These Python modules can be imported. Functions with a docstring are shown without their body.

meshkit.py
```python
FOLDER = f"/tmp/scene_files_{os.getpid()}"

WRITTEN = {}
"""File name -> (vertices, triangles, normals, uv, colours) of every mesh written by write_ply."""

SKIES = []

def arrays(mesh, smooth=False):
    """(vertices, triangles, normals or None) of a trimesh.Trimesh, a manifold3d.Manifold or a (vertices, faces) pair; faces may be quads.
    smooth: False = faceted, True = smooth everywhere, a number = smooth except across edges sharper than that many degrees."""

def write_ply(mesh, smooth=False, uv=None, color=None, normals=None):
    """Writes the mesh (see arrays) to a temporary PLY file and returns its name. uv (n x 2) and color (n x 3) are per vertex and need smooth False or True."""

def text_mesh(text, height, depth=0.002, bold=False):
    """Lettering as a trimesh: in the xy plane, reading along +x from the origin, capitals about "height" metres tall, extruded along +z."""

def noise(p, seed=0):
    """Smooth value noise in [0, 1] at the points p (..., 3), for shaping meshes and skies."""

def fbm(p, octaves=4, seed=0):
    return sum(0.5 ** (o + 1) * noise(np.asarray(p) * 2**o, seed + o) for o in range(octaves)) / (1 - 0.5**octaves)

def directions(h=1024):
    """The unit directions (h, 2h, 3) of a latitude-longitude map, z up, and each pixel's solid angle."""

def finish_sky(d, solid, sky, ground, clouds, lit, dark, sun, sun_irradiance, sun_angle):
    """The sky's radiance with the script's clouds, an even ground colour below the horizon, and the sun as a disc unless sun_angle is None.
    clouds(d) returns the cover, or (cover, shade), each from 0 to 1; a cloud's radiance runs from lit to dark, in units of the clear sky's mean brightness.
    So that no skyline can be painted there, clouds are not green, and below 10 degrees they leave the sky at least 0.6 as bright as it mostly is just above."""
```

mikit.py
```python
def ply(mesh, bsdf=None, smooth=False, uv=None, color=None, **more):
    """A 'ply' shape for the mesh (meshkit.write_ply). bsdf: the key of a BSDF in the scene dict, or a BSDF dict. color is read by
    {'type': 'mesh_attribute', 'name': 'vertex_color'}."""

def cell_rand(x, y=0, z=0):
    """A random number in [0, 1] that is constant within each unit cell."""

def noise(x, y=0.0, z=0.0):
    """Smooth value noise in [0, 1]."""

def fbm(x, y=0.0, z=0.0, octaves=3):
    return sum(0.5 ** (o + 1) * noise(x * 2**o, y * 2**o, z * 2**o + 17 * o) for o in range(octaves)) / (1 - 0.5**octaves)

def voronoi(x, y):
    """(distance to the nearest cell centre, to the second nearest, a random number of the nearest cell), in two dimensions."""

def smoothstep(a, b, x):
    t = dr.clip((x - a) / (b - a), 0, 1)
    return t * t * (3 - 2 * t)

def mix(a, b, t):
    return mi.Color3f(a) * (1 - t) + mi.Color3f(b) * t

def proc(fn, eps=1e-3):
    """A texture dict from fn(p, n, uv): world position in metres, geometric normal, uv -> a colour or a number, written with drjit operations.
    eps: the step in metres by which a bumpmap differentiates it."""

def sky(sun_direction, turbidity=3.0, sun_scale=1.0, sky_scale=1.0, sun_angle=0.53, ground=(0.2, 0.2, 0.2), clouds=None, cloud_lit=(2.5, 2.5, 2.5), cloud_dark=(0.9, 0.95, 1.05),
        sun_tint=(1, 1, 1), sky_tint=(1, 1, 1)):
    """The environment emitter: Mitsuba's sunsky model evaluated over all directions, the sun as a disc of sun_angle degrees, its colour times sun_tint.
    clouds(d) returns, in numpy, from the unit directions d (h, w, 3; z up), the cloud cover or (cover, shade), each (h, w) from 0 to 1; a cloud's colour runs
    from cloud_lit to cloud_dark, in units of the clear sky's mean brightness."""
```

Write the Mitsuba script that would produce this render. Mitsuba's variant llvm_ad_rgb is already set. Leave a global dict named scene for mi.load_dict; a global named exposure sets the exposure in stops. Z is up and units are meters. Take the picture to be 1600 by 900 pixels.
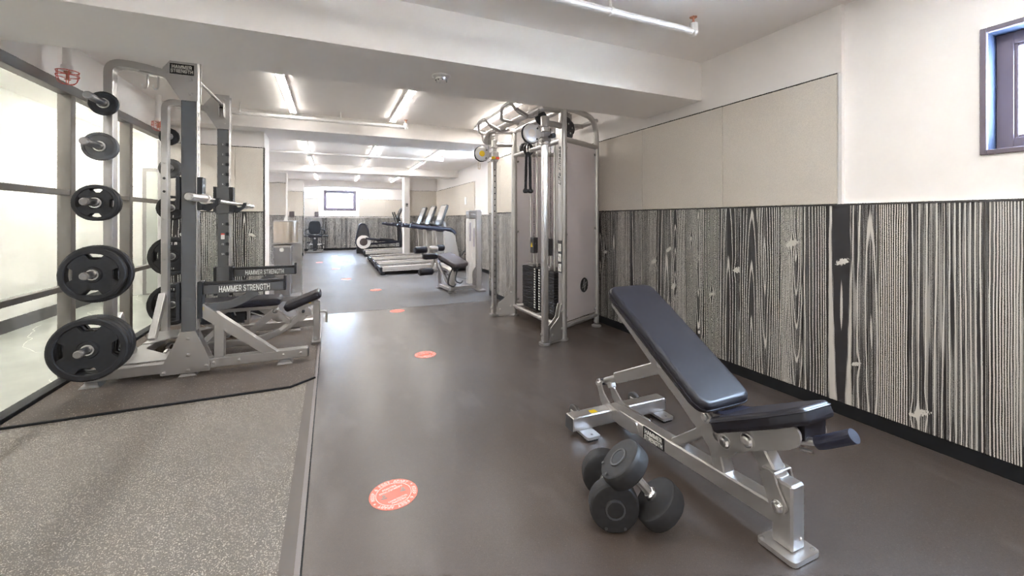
import math
import numpy as np, trimesh, mitsuba as mi, drjit as dr, manifold3d as m3, mikit, meshkit
from shapely.geometry import Polygon, Point, LineString
from shapely.ops import unary_union
from mikit import noise, fbm, cell_rand, smoothstep, mix, voronoi
T = mi.ScalarTransform4f
scene, labels = {}, {}
# ---------------------------------------------------------------- camera, daylight, lamps' strength, exposure
YAW = math.atan(282 / 645)
CAM_H = 1.15
scene['camera'] = {'type': 'perspective', 'fov': 2 * math.degrees(math.atan(800 / 645)), 'fov_axis': 'x', 'near_clip': 0.02, 'far_clip': 200.0,
                   'principal_point_offset_x': 0.0, 'principal_point_offset_y': 108 / 900,
                   'to_world': T().look_at(origin=[0, 0, CAM_H], target=[math.sin(YAW), math.cos(YAW), CAM_H], up=[0, 0, 1])}
exposure = 2.0
SKY = 38.0                                                    # daylight outside the basement windows
LAMP = 15.0                                                  # radiance of the linear ceiling lamps
scene['daylight'] = {'type': 'constant', 'radiance': {'type': 'rgb', 'value': [SKY * .62, SKY * .81, SKY * 1.08]}}

# ---------------------------------------------------------------- helpers
used = {}
def numbered(name):
    n = used.get(name, 0); used[name] = n + 1
    return name if n == 0 else f'{name}_{n:03d}'
def add(name, mesh, mat, parent=None, smooth=False, label=None, **more):
    key = numbered(f'{parent}__{name}' if parent else name)
    scene[key] = mikit.ply(mesh, mat, smooth, **more)
    if label: labels[key] = {'label': label}
    return key
def put(key_name, shape, parent=None, label=None):
    key = numbered(f'{parent}__{key_name}' if parent else key_name)
    scene[key] = shape
    if label: labels[key] = {'label': label}
    return key
def thing(name, label, cat, group=None):
    key = numbered(name); labels[key] = {'label': label, 'category': cat}
    if group: labels[key]['group'] = group
    return key
def tag(key, label, cat, group=None):
    labels[key] = {'label': label, 'category': cat}
    if group: labels[key]['group'] = group
    return key
def struct(name, mesh=None, mat=None, smooth=False, label=None):
    key = numbered(name)
    if mesh is not None: scene[key] = mikit.ply(mesh, mat, smooth)
    labels[key] = {'kind': 'structure'}
    if label: labels[key]['label'] = label
    return key
cat = trimesh.util.concatenate
def tm(man):
    m = man.to_mesh(); return trimesh.Trimesh(m.vert_properties[:, :3], m.tri_verts, process=False)
def hull(pts): return tm(m3.Manifold.hull_points(np.asarray(pts, float)))
def box(lo, hi, c=0.0):
    lo, hi = np.minimum(lo, hi).astype(float), np.maximum(lo, hi).astype(float)
    if c <= 0:
        b = trimesh.creation.box(hi - lo); b.apply_translation((lo + hi) / 2); return b
    c = min(c, .45 * (hi - lo).min()); P = []
    for s in np.ndindex(2, 2, 2):
        s = np.array(s); p = np.where(s, hi, lo); d = np.where(s, -c, c)
        for k in range(3):
            q = p + d; q[k] = p[k]; P.append(q)
    return hull(P)
def frame(p0, p1, up=(0, 0, 1)):
    p0, p1 = np.array(p0, float), np.array(p1, float); d = p1 - p0; L = np.linalg.norm(d); d /= L
    up = np.array(up, float)
    if abs(d @ up) > .98 * np.linalg.norm(up): up = np.array([0, 1., 0]) if abs(d[1]) < .9 else np.array([1., 0, 0])
    s = np.cross(d, up); s /= np.linalg.norm(s); u = np.cross(s, d)
    M = np.eye(4); M[:3, 0], M[:3, 1], M[:3, 2], M[:3, 3] = s, d, u, (p0 + p1) / 2
    return M, L
def beam(p0, p1, w, h, c=.004, up=(0, 0, 1), ext=0.0):
    M, L = frame(p0, p1, up); b = box((-w / 2, -L / 2 - ext, -h / 2), (w / 2, L / 2 + ext, h / 2), c); b.apply_transform(M); return b
def rod(p0, p1, r, n=20, r2=None, ch=0.0):
    M, L = frame(p0, p1); r2 = r if r2 is None else r2
    if ch > 0: prof = [(0, -L / 2), (r - ch, -L / 2), (r, -L / 2 + ch), (r2, L / 2 - ch), (r2 - ch, L / 2), (0, L / 2)]
    else: prof = [(0, -L / 2), (r, -L / 2), (r2, L / 2), (0, L / 2)]
    b = trimesh.creation.revolve(np.array(prof), sections=n)
    R = np.eye(4); R[:3, 0], R[:3, 1], R[:3, 2] = M[:3, 1] * 0 + M[:3, 0], -M[:3, 2], M[:3, 1]
    if np.linalg.det(R[:3, :3]) < 0: R[:3, 0] *= -1
    R[:3, 3] = M[:3, 3]; b.apply_transform(R); return b
def lathe(prof, p, axis, n=40):
    b = trimesh.creation.revolve(np.array(prof, float), sections=n); axis = np.array(axis, float)
    b.apply_transform(trimesh.geometry.align_vectors([0, 0, 1], axis / np.linalg.norm(axis))); b.apply_translation(p); return b
def smoothpath(pts, r=.05, n=6):
    """A polyline with each inner corner rounded."""
    pts = [np.array(p, float) for p in pts]; out = [pts[0]]
    for a, b, c in zip(pts[:-2], pts[1:-1], pts[2:]):
        d0, d1 = a - b, c - b; l0, l1 = np.linalg.norm(d0), np.linalg.norm(d1); k = min(r, .48 * l0, .48 * l1)
        s, e = b + d0 / l0 * k, b + d1 / l1 * k
        for t in np.linspace(0, 1, n): out.append((1 - t) ** 2 * s + 2 * t * (1 - t) * b + t * t * e)
    out.append(pts[-1]); return np.array(out)
def sweep(path, prof, normal=None):
    """Sweeps a closed 2D profile (n x 2: along the side and along the given normal) along the path."""
    p = np.asarray(path, float); t = np.gradient(p, axis=0); t /= np.linalg.norm(t, axis=1, keepdims=True)
    N = np.array(normal if normal is not None else [0, 0, 1.], float)
    if normal is None and abs(t[0] @ N) > .9: N = np.array([1., 0, 0])
    prof = np.asarray(prof, float); V = []; m = len(prof)
    for i in range(len(p)):
        N = N - t[i] * (N @ t[i]); N /= np.linalg.norm(N); S = np.cross(t[i], N)
        V.append(p[i] + prof[:, :1] * S + prof[:, 1:] * N)
    V = np.vstack(V); F = []
    for i in range(len(p) - 1):
        for j in range(m):
            a, b = i * m + j, i * m + (j + 1) % m; F += [(a, b, b + m), (a, b + m, a + m)]
    for j in range(1, m - 1): F += [(0, j + 1, j), ((len(p) - 1) * m, (len(p) - 1) * m + j, (len(p) - 1) * m + j + 1)]
    mesh = trimesh.Trimesh(V, F, process=False)
    if mesh.volume < 0: mesh.invert()
    return mesh
def circ(r, n=12):
    a = np.arange(n) * 2 * np.pi / n; return np.stack([r * np.cos(a), r * np.sin(a)], 1)
def rect(w, h, c=.006):
    return np.array(Polygon([(-w / 2 + c, -h / 2 + c), (w / 2 - c, -h / 2 + c), (w / 2 - c, h / 2 - c), (-w / 2 + c, h / 2 - c)]).buffer(c, quad_segs=2).exterior.coords)[:-1]
def tube(pts, r, n=12, bend=.05): return sweep(smoothpath(pts, bend), circ(r, n))
AX = {'x': ((0, 1, 0), (0, 0, 1), (1, 0, 0)), 'y': ((1, 0, 0), (0, 0, 1), (0, -1, 0)), 'z': ((1, 0, 0), (0, 1, 0), (0, 0, 1))}
def extr(poly, axis, at, thick):
    """A shapely polygon (or points) in the plane across the axis ('x': y,z; 'y': x,z; 'z': x,y), centred at that coordinate."""
    if not hasattr(poly, 'exterior') and not hasattr(poly, 'geoms'): poly = Polygon(poly)
    polys = getattr(poly, 'geoms', [poly])
    m = cat([trimesh.creation.extrude_polygon(g, thick, engine='earcut') for g in polys])
    u, v, w = (np.array(a, float) for a in AX[axis])
    M = np.eye(4); M[:3, 0], M[:3, 1], M[:3, 2] = u, v, w; M[:3, 3] = -w * thick / 2
    k = 'xyz'.index(axis); M[k, 3] += at
    m.apply_transform(M)
    if m.volume < 0: m.invert()
    return m
def rnd(pts, r, q=3):
    p = pts if hasattr(pts, 'exterior') else Polygon(pts)
    return p.buffer(-r, quad_segs=q).buffer(2 * r, quad_segs=q).buffer(-r, quad_segs=q)
def pad(outline, thick, r, M=None):
    """A convex cushion: outline polygon in xy, thickness along z, edges rounded by r."""
    pts = []
    for a in np.linspace(0, math.pi / 2, 5):
        ring = np.array(outline.buffer(-r * (1 - math.cos(a)), quad_segs=4).exterior.coords)[:, :2] if a > 0 else np.array(outline.exterior.coords)[:, :2]
        d = r * math.sin(a)
        for z in (thick / 2 - r + d, -thick / 2 + r - d): pts.append(np.c_[ring, np.full(len(ring), z)])
    m = hull(np.vstack(pts))
    if M is not None: m.apply_transform(M)
    return m
def rrect(w, h, r): return Polygon([(-w / 2 + r, -h / 2 + r), (w / 2 - r, -h / 2 + r), (w / 2 - r, h / 2 - r), (-w / 2 + r, h / 2 - r)]).buffer(r, quad_segs=4)
def mat4(x, y, z, o):
    M = np.eye(4); M[:3, 0], M[:3, 1], M[:3, 2], M[:3, 3] = x, y, z, o; return M
def words(text, h, o, right, up, depth=.0015, bold=True, width=None, center=True):
    m = meshkit.text_mesh(text, h, depth, bold); b = m.bounds
    if width: m.apply_scale([width / (b[1, 0] - b[0, 0]), 1, 1]); b = m.bounds
    if center: m.apply_translation([-(b[0, 0] + b[1, 0]) / 2, -h / 2, 0])
    right, up = np.array(right, float), np.array(up, float); right /= np.linalg.norm(right); up /= np.linalg.norm(up)
    m.apply_transform(mat4(right, up, np.cross(right, up), o)); return m
def bolt(p, axis, r=.011, h=.009):
    return lathe([(0, 0), (r * 1.15, 0), (r * 1.15, h * .25), (r, h * .3), (r * .8, h * .85), (r * .45, h), (0, h)], p, axis, 12)

# ---------------------------------------------------------------- materials
def bs(key, color, rough=.5, metal=0.0, spec=.5, **k):
    d = {'type': 'principled', 'base_color': color if isinstance(color, dict) else {'type': 'rgb', 'value': list(color)}, 'roughness': rough, 'metallic': metal, **k}
    if metal == 0: d['specular'] = spec
    scene[key] = {'type': 'twosided', 'b': d}
def C(r, g, b): return mi.Color3f(r, g, b)
bs('plaster', (.85, .83, .82), .75, spec=.2)
bs('ceiling_paint', (.85, .82, .795), .8, spec=.2)
bs('beam_paint', (.85, .825, .805), .7, spec=.2)
bs('corridor_paint', (.85, .85, .81), .7, spec=.2)
bs('fabric_panel', mikit.proc(lambda p, n, uv: C(.64, .60, .548) * (.94 + .12 * noise(p.x * 260 + p.y * 260, p.z * 260))), .9, spec=.1)
bs('dark_trim', (.035, .032, .03), .45)
bs('backing', (.02, .02, .02), .8)
bs('black_base', (.008, .008, .008), .55, spec=.2)
bs('bronze', (.15, .136, .118), .42, .4)
bs('window_frame_mat', (.15, .125, .145), .5, spec=.2)
bs('window_reveal', (.035, .045, .075), .6, spec=.1)
bs('silver', (.50, .485, .475), .36, .78)
bs('silver_dark', (.26, .25, .245), .42, .5)
bs('chrome', (.78, .77, .76), .16, 1.0)
bs('steel', (.70, .69, .68), .28, .95)
bs('brushed_brass', (.66, .58, .48), .3, .9)
bs('black_paint', (.018, .0175, .018), .42, spec=.28)
bs('dark_gray', (.042, .041, .042), .45, spec=.3)
bs('rubber', mikit.proc(lambda p, n, uv: C(.015, .014, .0135) * (.8 + .5 * fbm(p.x * 60, p.y * 60, p.z * 60))), .5, spec=.28)
bs('rubber_grey', (.07, .067, .063), .48, spec=.3)
bs('vinyl', (.0125, .0108, .013), .34, spec=.26)
bs('vinyl_brown', (.07, .055, .053), .42, spec=.3)
bs('foam', (.014, .014, .015), .7, spec=.2)
bs('peg_steel', (.40, .395, .39), .22, .95)
bs('white_paint', (.85, .84, .83), .35)
bs('white_print', (.82, .82, .80), .5)
bs('yellow_label', (.85, .62, .03), .5)
bs('red_label', (.65, .10, .06), .5)
bs('cage_red', (.55, .10, .07), .4)
bs('copper', (.45, .20, .12), .4, .6)
bs('pink_decal', (.80, .21, .16), .55, spec=.25)
bs('decal_white', (.9, .75, .72), .55)
bs('decal_grey', (.35, .25, .23), .55)
bs('screen', (.01, .01, .012), .12)
bs('blue_black', (.014, .014, .024), .42, spec=.35)
bs('upright_gray', (.078, .074, .070), .42, spec=.3)
bs('card_grey', (.48, .46, .52), .5)
bs('corridor_grey', (.50, .52, .48), .4)
bs('machine_silver', (.66, .645, .63), .38, .35)
bs('screen_pale', (.26, .245, .225), .25)
bs('tread_belt', (.075, .07, .068), .7, spec=.25)
scene['glass'] = {'type': 'thindielectric', 'int_ior': 1.5}
scene['frosted'] = {'type': 'principledthin', 'base_color': {'type': 'rgb', 'value': [.86, .825, .84]}, 'roughness': .25, 'spec_trans': .5, 'diff_trans': .75, 'eta': 1.4}
scene['lamp_body'] = {'type': 'twosided', 'b': {'type': 'diffuse', 'reflectance': {'type': 'rgb', 'value': [.85, .85, .85]}}}

def floor_tex(p, n, uv):
    a = fbm(p.x * 1.3, p.y * 1.3, 0, 4); g = noise(p.x * 420, p.y * 420); sp = smoothstep(.985, .995, cell_rand(p.x * 260, p.y * 260))
    scuff = smoothstep(.62, .8, fbm(p.x * 5 + 4, p.y * 2.2, 3, 4))
    return C(.046, .0345, .028) * (.78 + .35 * a + .18 * g) + C(.03, .028, .026) * scuff * .35 + C(.06, .06, .057) * sp * .15
bs('rubber_floor', mikit.proc(floor_tex), .34, spec=.56)
def floor_far_tex(p, n, uv):
    return C(.075, .068, .065) * (.8 + .3 * fbm(p.x * 1.5, p.y * 1.5, 5, 3) + .15 * noise(p.x * 400, p.y * 400))
bs('rubber_floor_far', mikit.proc(floor_far_tex), .52, spec=.5)
def speck_tex(p, n, uv):
    d1, d2, r = voronoi(p.x * 205 + 2 * noise(p.x * 90, p.y * 90), p.y * 205)
    d3, d4, r2 = voronoi(p.x * 330 + 31, p.y * 330)
    base = C(.125, .107, .089) * (.75 + .5 * fbm(p.x * 2.5, p.y * 2.5, 1, 4)) * (.75 + .5 * r2)
    fl = smoothstep(.42, .25, d1) * smoothstep(.70, .78, r); fs = smoothstep(.45, .25, d3) * smoothstep(.80, .85, r2)
    return base * (1 - fl) * (1 - .6 * fs) + C(.54, .50, .45) * fl + C(.36, .335, .30) * fs * .6
bs('speckled_rubber', mikit.proc(speck_tex), .6, spec=.35)
def mat_tex(p, n, uv):
    d1, d2, r = voronoi(p.x * 120, p.y * 120); d3, d4, r2 = voronoi(p.x * 300 + 7, p.y * 300)
    base = C(.062, .046, .035) * (.7 + .5 * r2 + .3 * fbm(p.x * 3, p.y * 3, 2, 3))
    fl = smoothstep(.32, .2, d1) * smoothstep(.90, .93, r)
    return base * (1 - fl) + C(.28, .23, .19) * fl
bs('mat_rubber', mikit.proc(mat_tex), .6, spec=.35)
bs('strip_rubber', mikit.proc(lambda p, n, uv: C(.098, .080, .066) * (.85 + .3 * fbm(p.x * 20, p.y * 4, 0, 3))), .55, spec=.3)
bs('strip_light', (.17, .15, .145), .45)
def marble_tex(p, n, uv):
    w = p.x * 1.6 + p.y * .9 + 1.4 * fbm(p.x * 1.3, p.y * 1.3, 2, 4)
    vein = smoothstep(.012, .0, dr.abs(w - dr.floor(w) - .5)) * smoothstep(.35, .7, noise(p.x * 3, p.y * 3, 5))
    return C(.34, .355, .32) * (.85 + .3 * fbm(p.x * 4, p.y * 4, 0, 4)) + C(.4, .4, .36) * vein
bs('marble', mikit.proc(marble_tex), .22, spec=.6)
def wood_tex(p, n, uv):
    seed = dr.floor(uv.x / 10 + .0001); u = uv.x - 10 * seed; v = uv.y
    kind = cell_rand(seed, 3); F = 38 + 75 * dr.square(cell_rand(seed, 5))
    ds = mi.Float(0); blob = mi.Float(0)
    for k in range(2):
        ku = .015 + .13 * cell_rand(seed, 11 + k); kv = .15 + .5 * k + .45 * cell_rand(seed, 21 + k); on = smoothstep(.55, .56, cell_rand(seed, 31 + k))
        du = u - ku; dv = v - kv + (.15 + .4 * cell_rand(seed, 61 + k)) * du
        ds = ds + on * .026 * (du / .030) * dr.exp(-(dr.square(du / .030) + dr.square(dv / .06)))
        r2 = dr.square(du / (.007 + .034 * cell_rand(seed, 41 + k))) + dr.square(dv / (.008 + .014 * cell_rand(seed, 51 + k)))
        blob = dr.maximum(blob, on * smoothstep(1.3, .7, r2 + 1.5 * (noise(u * 160, v * 160, seed) - .5) + .7 * (noise(u * 420, v * 90, seed) - .5)))
    cath = smoothstep(.62, .63, cell_rand(seed, 7))                    # some planks carry tall pointed rings
    cu = .03 + .09 * cell_rand(seed, 8); cv = .1 + 1.0 * cell_rand(seed, 9)
    def phase(x, y):
        wob = .014 * (noise(x * 6 + seed * 7, y * .9, seed) - .5) + .0045 * (noise(x * 24, y * 4, seed) - .5) + .0011 * (noise(x * 45, y * 16, seed) - .5)
        ring = dr.sqrt(dr.square(x - cu + wob) + dr.square(.045 * (y - cv)) + .00001)
        s = x + wob; s = s + cath * (ring - s)
        return F * s + (1.5 + 3 * kind) * noise(s * 11 + seed * 31, y * .18, 4) + (4 + 4 * cell_rand(seed, 6)) * noise(s * 4.5 + seed * 13, y * .1, 9)
    x = u - ds; e = .0012
    ph = phase(x, v); g = dr.abs(phase(x + e, v) - ph) / e
    f = ph - dr.floor(ph); w = dr.clip(.0052 * g, .18, .52) + .10 * (noise(u * 260, v * 14, seed) - .5)
    line = smoothstep(w + .09, w - .09, dr.abs(f - .5) * 2)
    fine = smoothstep(.45, .75, noise(u * 620, v * 3, seed + 3)) * smoothstep(.25, .6, noise(u * 14, v * .5, seed + 9)) * .55 * smoothstep(.25, .45, cell_rand(seed, 14))
    line = dr.clip(dr.maximum(dr.maximum(line, fine), blob), 0, 1)
    return mix((.022, .019, .018), (.63, .61, .58), line)
bs('black_ash', mikit.proc(wood_tex), .55, spec=.3)

# ---------------------------------------------------------------- the room
XR, XG, YT = 2.73, -1.72, 5.76          # right wood wall, glass wall, left cross wall
rng = np.random.default_rng(5)
seed_no = [3]
def plank(parent, axis, at, a0, a1, z0, z1, out):
    """A wainscot board: axis 'x' = on a wall across x (runs along y); out = side that faces the room."""
    t = .011 + .0025 * rng.random(); gap = .0012
    if axis == 'x': m = box((at, a0 + gap, z0), (at - out * -t, a1 - gap, z1), .0012)
    else: m = box((a0 + gap, at, z0), (a1 - gap, at - out * -t, z1), .0012)
    # split faces so that every vertex has its own uv
    v = m.vertices[m.faces].reshape(-1, 3); f = np.arange(len(v)).reshape(-1, 3)
    seed_no[0] += 1
    a = v[:, 1] if axis == 'x' else v[:, 0]
    put('plank', mikit.ply((v, f), 'black_ash', False, uv=np.c_[a - a0 + 10 * seed_no[0], v[:, 2]]), parent)
def wainscot(parent, axis, at, a0, a1, out, edges=None, z0=.078, z1=1.228, wide=(.10, .20)):
    if edges is None:
        edges = [a0]
        while edges[-1] < a1 - wide[0]: edges.append(edges[-1] + rng.uniform(*wide))
        edges[-1] = a1
    for e0, e1 in zip(edges[:-1], edges[1:]): plank(parent, axis, at, e0, e1, z0, z1, out)
    # black top trim and recessed plinth
    lo, hi = sorted((at, at + out * .016))
    tr = box((lo, a0, 1.228), (hi, a1, 1.238)) if axis == 'x' else box((a0, lo, 1.228), (a1, hi, 1.238))
    add('trim', tr, 'dark_trim', parent)
def plinth(name, axis, at, a0, a1, out):
    lo, hi = sorted((at, at + out * .006))
    struct(name, box((lo, a0, 0), (hi, a1, .078)) if axis == 'x' else box((a0, lo, 0), (a1, hi, .078)), 'black_base')
def panels(parent, axis, at, edges, out, z0=1.238, z1=2.0, t=.03):
    for e0, e1 in zip(edges[:-1], edges[1:]):
        lo, hi = sorted((at, at + out * t)); g = .0015
        m = box((lo, e0 + g, z0), (hi, e1 - g, z1), .002) if axis == 'x' else box((e0 + g, lo, z0), (e1 - g, hi, z1), .002)
        add('fabric_panel', m, 'fabric_panel', parent)
    lo, hi = sorted((at, at + out * (t + .003)))
    a0, a1 = edges[0], edges[-1]
    add('trim', box((lo, a0, z1), (hi, a1, z1 + .006)) if axis == 'x' else box((a0, lo, z1), (a1, hi, z1 + .006)), 'dark_trim', parent)

# floors
struct('floor', box((-.088, -3.2, -.05), (2.85, 5.455, 0)), 'rubber_floor', label='dark brown rubber floor with a faint sheen')
f2 = struct('floor', box((-1.74, 5.463, -.05), (3.1, 16.7, 0)), 'rubber_floor_far', label='greyer rubber floor beyond the cross seam')
struct('floor', box((-1.70, -3.2, -.05), (-.160, 5.455, 0)), 'speckled_rubber', label='grey rubber floor with pale flecks')
st = struct('trim_1', box((-.160, -3.2, -.05), (-.112, 5.455, .001)), 'strip_rubber', label='smooth grey rubber edging strip')
struct('trim_2', box((-.112, -3.2, -.05), (-.094, 5.455, .002)), 'strip_light')
struct('trim_3', box((-1.70, 5.455, -.05), (2.85, 5.463, -.002)), 'black_base')
struct('trim_4', box((-.094, -3.2, -.05), (-.088, 5.455, -.002)), 'black_base')
struct('floor', box((-3.1, -3.2, -.05), (-1.745, 9.2, 0)), 'marble', label='pale grey veined marble floor of the corridor')
# ceilings and beams
struct('ceiling', box((-1.8, -3.2, 2.412), (3.1, 2.5, 2.5)), 'ceiling_paint')
struct('ceiling', box((-1.8, 2.5, 2.40), (3.3, 16.8, 2.5)), 'ceiling_paint')
struct('ceiling', box((-3.1, -3.2, 2.46), (-1.8, 9.3, 2.54)), 'corridor_paint')
struct('ceiling_beam', box((-1.76, 2.447, 2.105), (2.75, 3.105, 2.45)), 'beam_paint', label='near dropped ceiling beam across the room')
struct('ceiling_beam', box((-1.76, 5.50, 2.20), (3.05, 6.19, 2.45)), 'beam_paint', label='second ceiling beam over the cross wall')
struct('ceiling_beam', box((-1.76, 10.36, 2.22), (3.05, 10.9, 2.45)), 'beam_paint', label='third ceiling beam above the treadmills')
struct('ceiling_beam', box((-1.76, 14.7, 2.20), (3.05, 15.2, 2.45)), 'beam_paint', label='far ceiling beam in front of the end wall')

# right wall with window bay
W0, W1, Z0, Z1 = -.42, .889, 1.446, 2.03
wr = struct('wall_right', cat([box((2.775, -3.2, 0), (2.95, W0, 2.45)), box((2.775, W1, 0), (2.95, 1.447, 2.45)), box((2.775, W0, 0), (2.95, W1, Z0)), box((2.775, W0, Z1), (2.95, W1, 2.45)),
                               box((2.745, 1.447, 0), (2.95, 4.82, 2.45)), box((2.743, -3.2, .07), (2.775, 1.447, 1.236)), box((2.65, -3.2, 2.30), (2.775, 1.0, 2.42))]), 'plaster')
near_edges = [-3.2 + .19 * i for i in range(20)]
near_edges = [e for e in near_edges if e < .6] + [.745, .862, .995, 1.135, 1.262, 1.39, 1.52, 1.66, 1.80, 1.96, 2.10, 2.26, 2.42, 2.60, 2.76, 2.94, 3.13, 3.30, 3.50, 3.68, 3.88, 4.08, 4.30, 4.55, 4.81]
wainscot(wr, 'x', 2.743, -3.2, 4.81, -1, near_edges)
add('panel_edge', box((2.712, 1.4455, 1.236), (2.746, 1.4500, 2.006)), 'steel', wr)
panels(wr, 'x', 2.745, [1.451, 2.228, 3.113, 3.98, 4.81], -1)
plinth('baseboard_right', 'x', 2.744, -3.2, 4.81, -1)
# pilaster behind the cable station
pr = struct('wall_right_pilaster', box((2.185, 4.84, 0), (3.1, 5.85, 2.45)), 'plaster')
wainscot(pr, 'x', 2.185, 4.83, 5.84, -1); panels(pr, 'x', 2.185, [4.83, 5.35, 5.84], -1)
wainscot(pr, 'y', 4.84, 2.175, 2.73, -1); panels(pr, 'y', 4.84, [2.16, 2.73], -1)
plinth('baseboard_pilaster', 'x', 2.185, 4.83, 5.84, -1)
# far right bay with its window
wf = struct('wall_right_far', cat([box((3.01, 5.85, 0), (3.2, 6.6, 2.45)), box((3.01, 6.6, 0), (3.2, 7.8, 1.45)), box((3.01, 6.6, 2.05), (3.2, 7.8, 2.45)), box((3.01, 7.8, 0), (3.2, 16.7, 2.45))]), 'plaster')
wainscot(wf, 'x', 3.01, 5.86, 12.68, -1, wide=(.16, .28)); panels(wf, 'x', 3.01, [8.98, 10.2, 11.45, 12.68], -1)
plinth('baseboard_far', 'x', 3.01, 5.86, 12.68, -1)
wc = struct('wall_cross', box((2.15, 12.70, 0), (3.05, 12.9, 2.45)), 'plaster')
wainscot(wc, 'y', 12.70, 2.16, 2.99, -1, wide=(.16, .28)); panels(wc, 'y', 12.70, [2.16, 2.99], -1)
struct('column', box((1.985, 12.58, 0), (2.155, 12.92, 2.45), .004), 'plaster', label='white square column beside the treadmills')
# end wall with its window
we = struct('wall_back', cat([box((-1.8, 16.5, 0), (-.256, 16.7, 2.45)), box((.834, 16.5, 0), (3.2, 16.7, 2.45)), box((-.256, 16.5, 0), (.834, 16.7, 1.46)), box((-.256, 16.5, 2.19), (.834, 16.7, 2.45))]), 'plaster')
wainscot(we, 'y', 16.5, -1.7, 3.0, -1, wide=(.2, .32), z1=1.19); panels(we, 'y', 16.5, [-.88, -.43], -1, 1.24, 1.88); panels(we, 'y', 16.5, [.95, 1.9, 3.0], -1, 1.24, 1.88)
plinth('baseboard_back', 'y', 16.5, -1.7, 3.0, -1)
# left cross wall, its white return, and the walls beyond
wl = struct('wall_left_cross', box((-1.76, YT + .012, 0), (-.745, 6.2, 2.45)), 'plaster')
wainscot(wl, 'y', YT + .012, -1.70, -.75, -1); panels(wl, 'y', YT + .012, [-1.70, -1.04, -.75], -1)
struct('baseboard_cross', box((-1.70, YT + .004, 0), (-.75, YT + .012, .078)), 'black_base')
add('trim', box((-.750, YT - .022, 0), (-.737, YT + .014, 2.006)), 'dark_trim', wl)
add('trim', box((-1.70, YT - .03, 0), (-1.675, YT + .012, 2.02)), 'dark_trim', wl)
wlf = struct('wall_left_far', box((-1.9, 6.2, 0), (-1.76, 16.7, 2.45)), 'plaster')
w2 = struct('wall_alcove', box((-1.76, 11.2, 0), (-.99, 11.5, 2.45)), 'plaster')
wainscot(w2, 'y', 11.2, -1.7, -1.0, -1, wide=(.16, .26)); panels(w2, 'y', 11.2, [-1.7, -1.0], -1)
w3 = struct('wall_alcove', box((-1.76, 14.5, 0), (-.80, 14.69, 2.45)), 'plaster')
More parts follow.
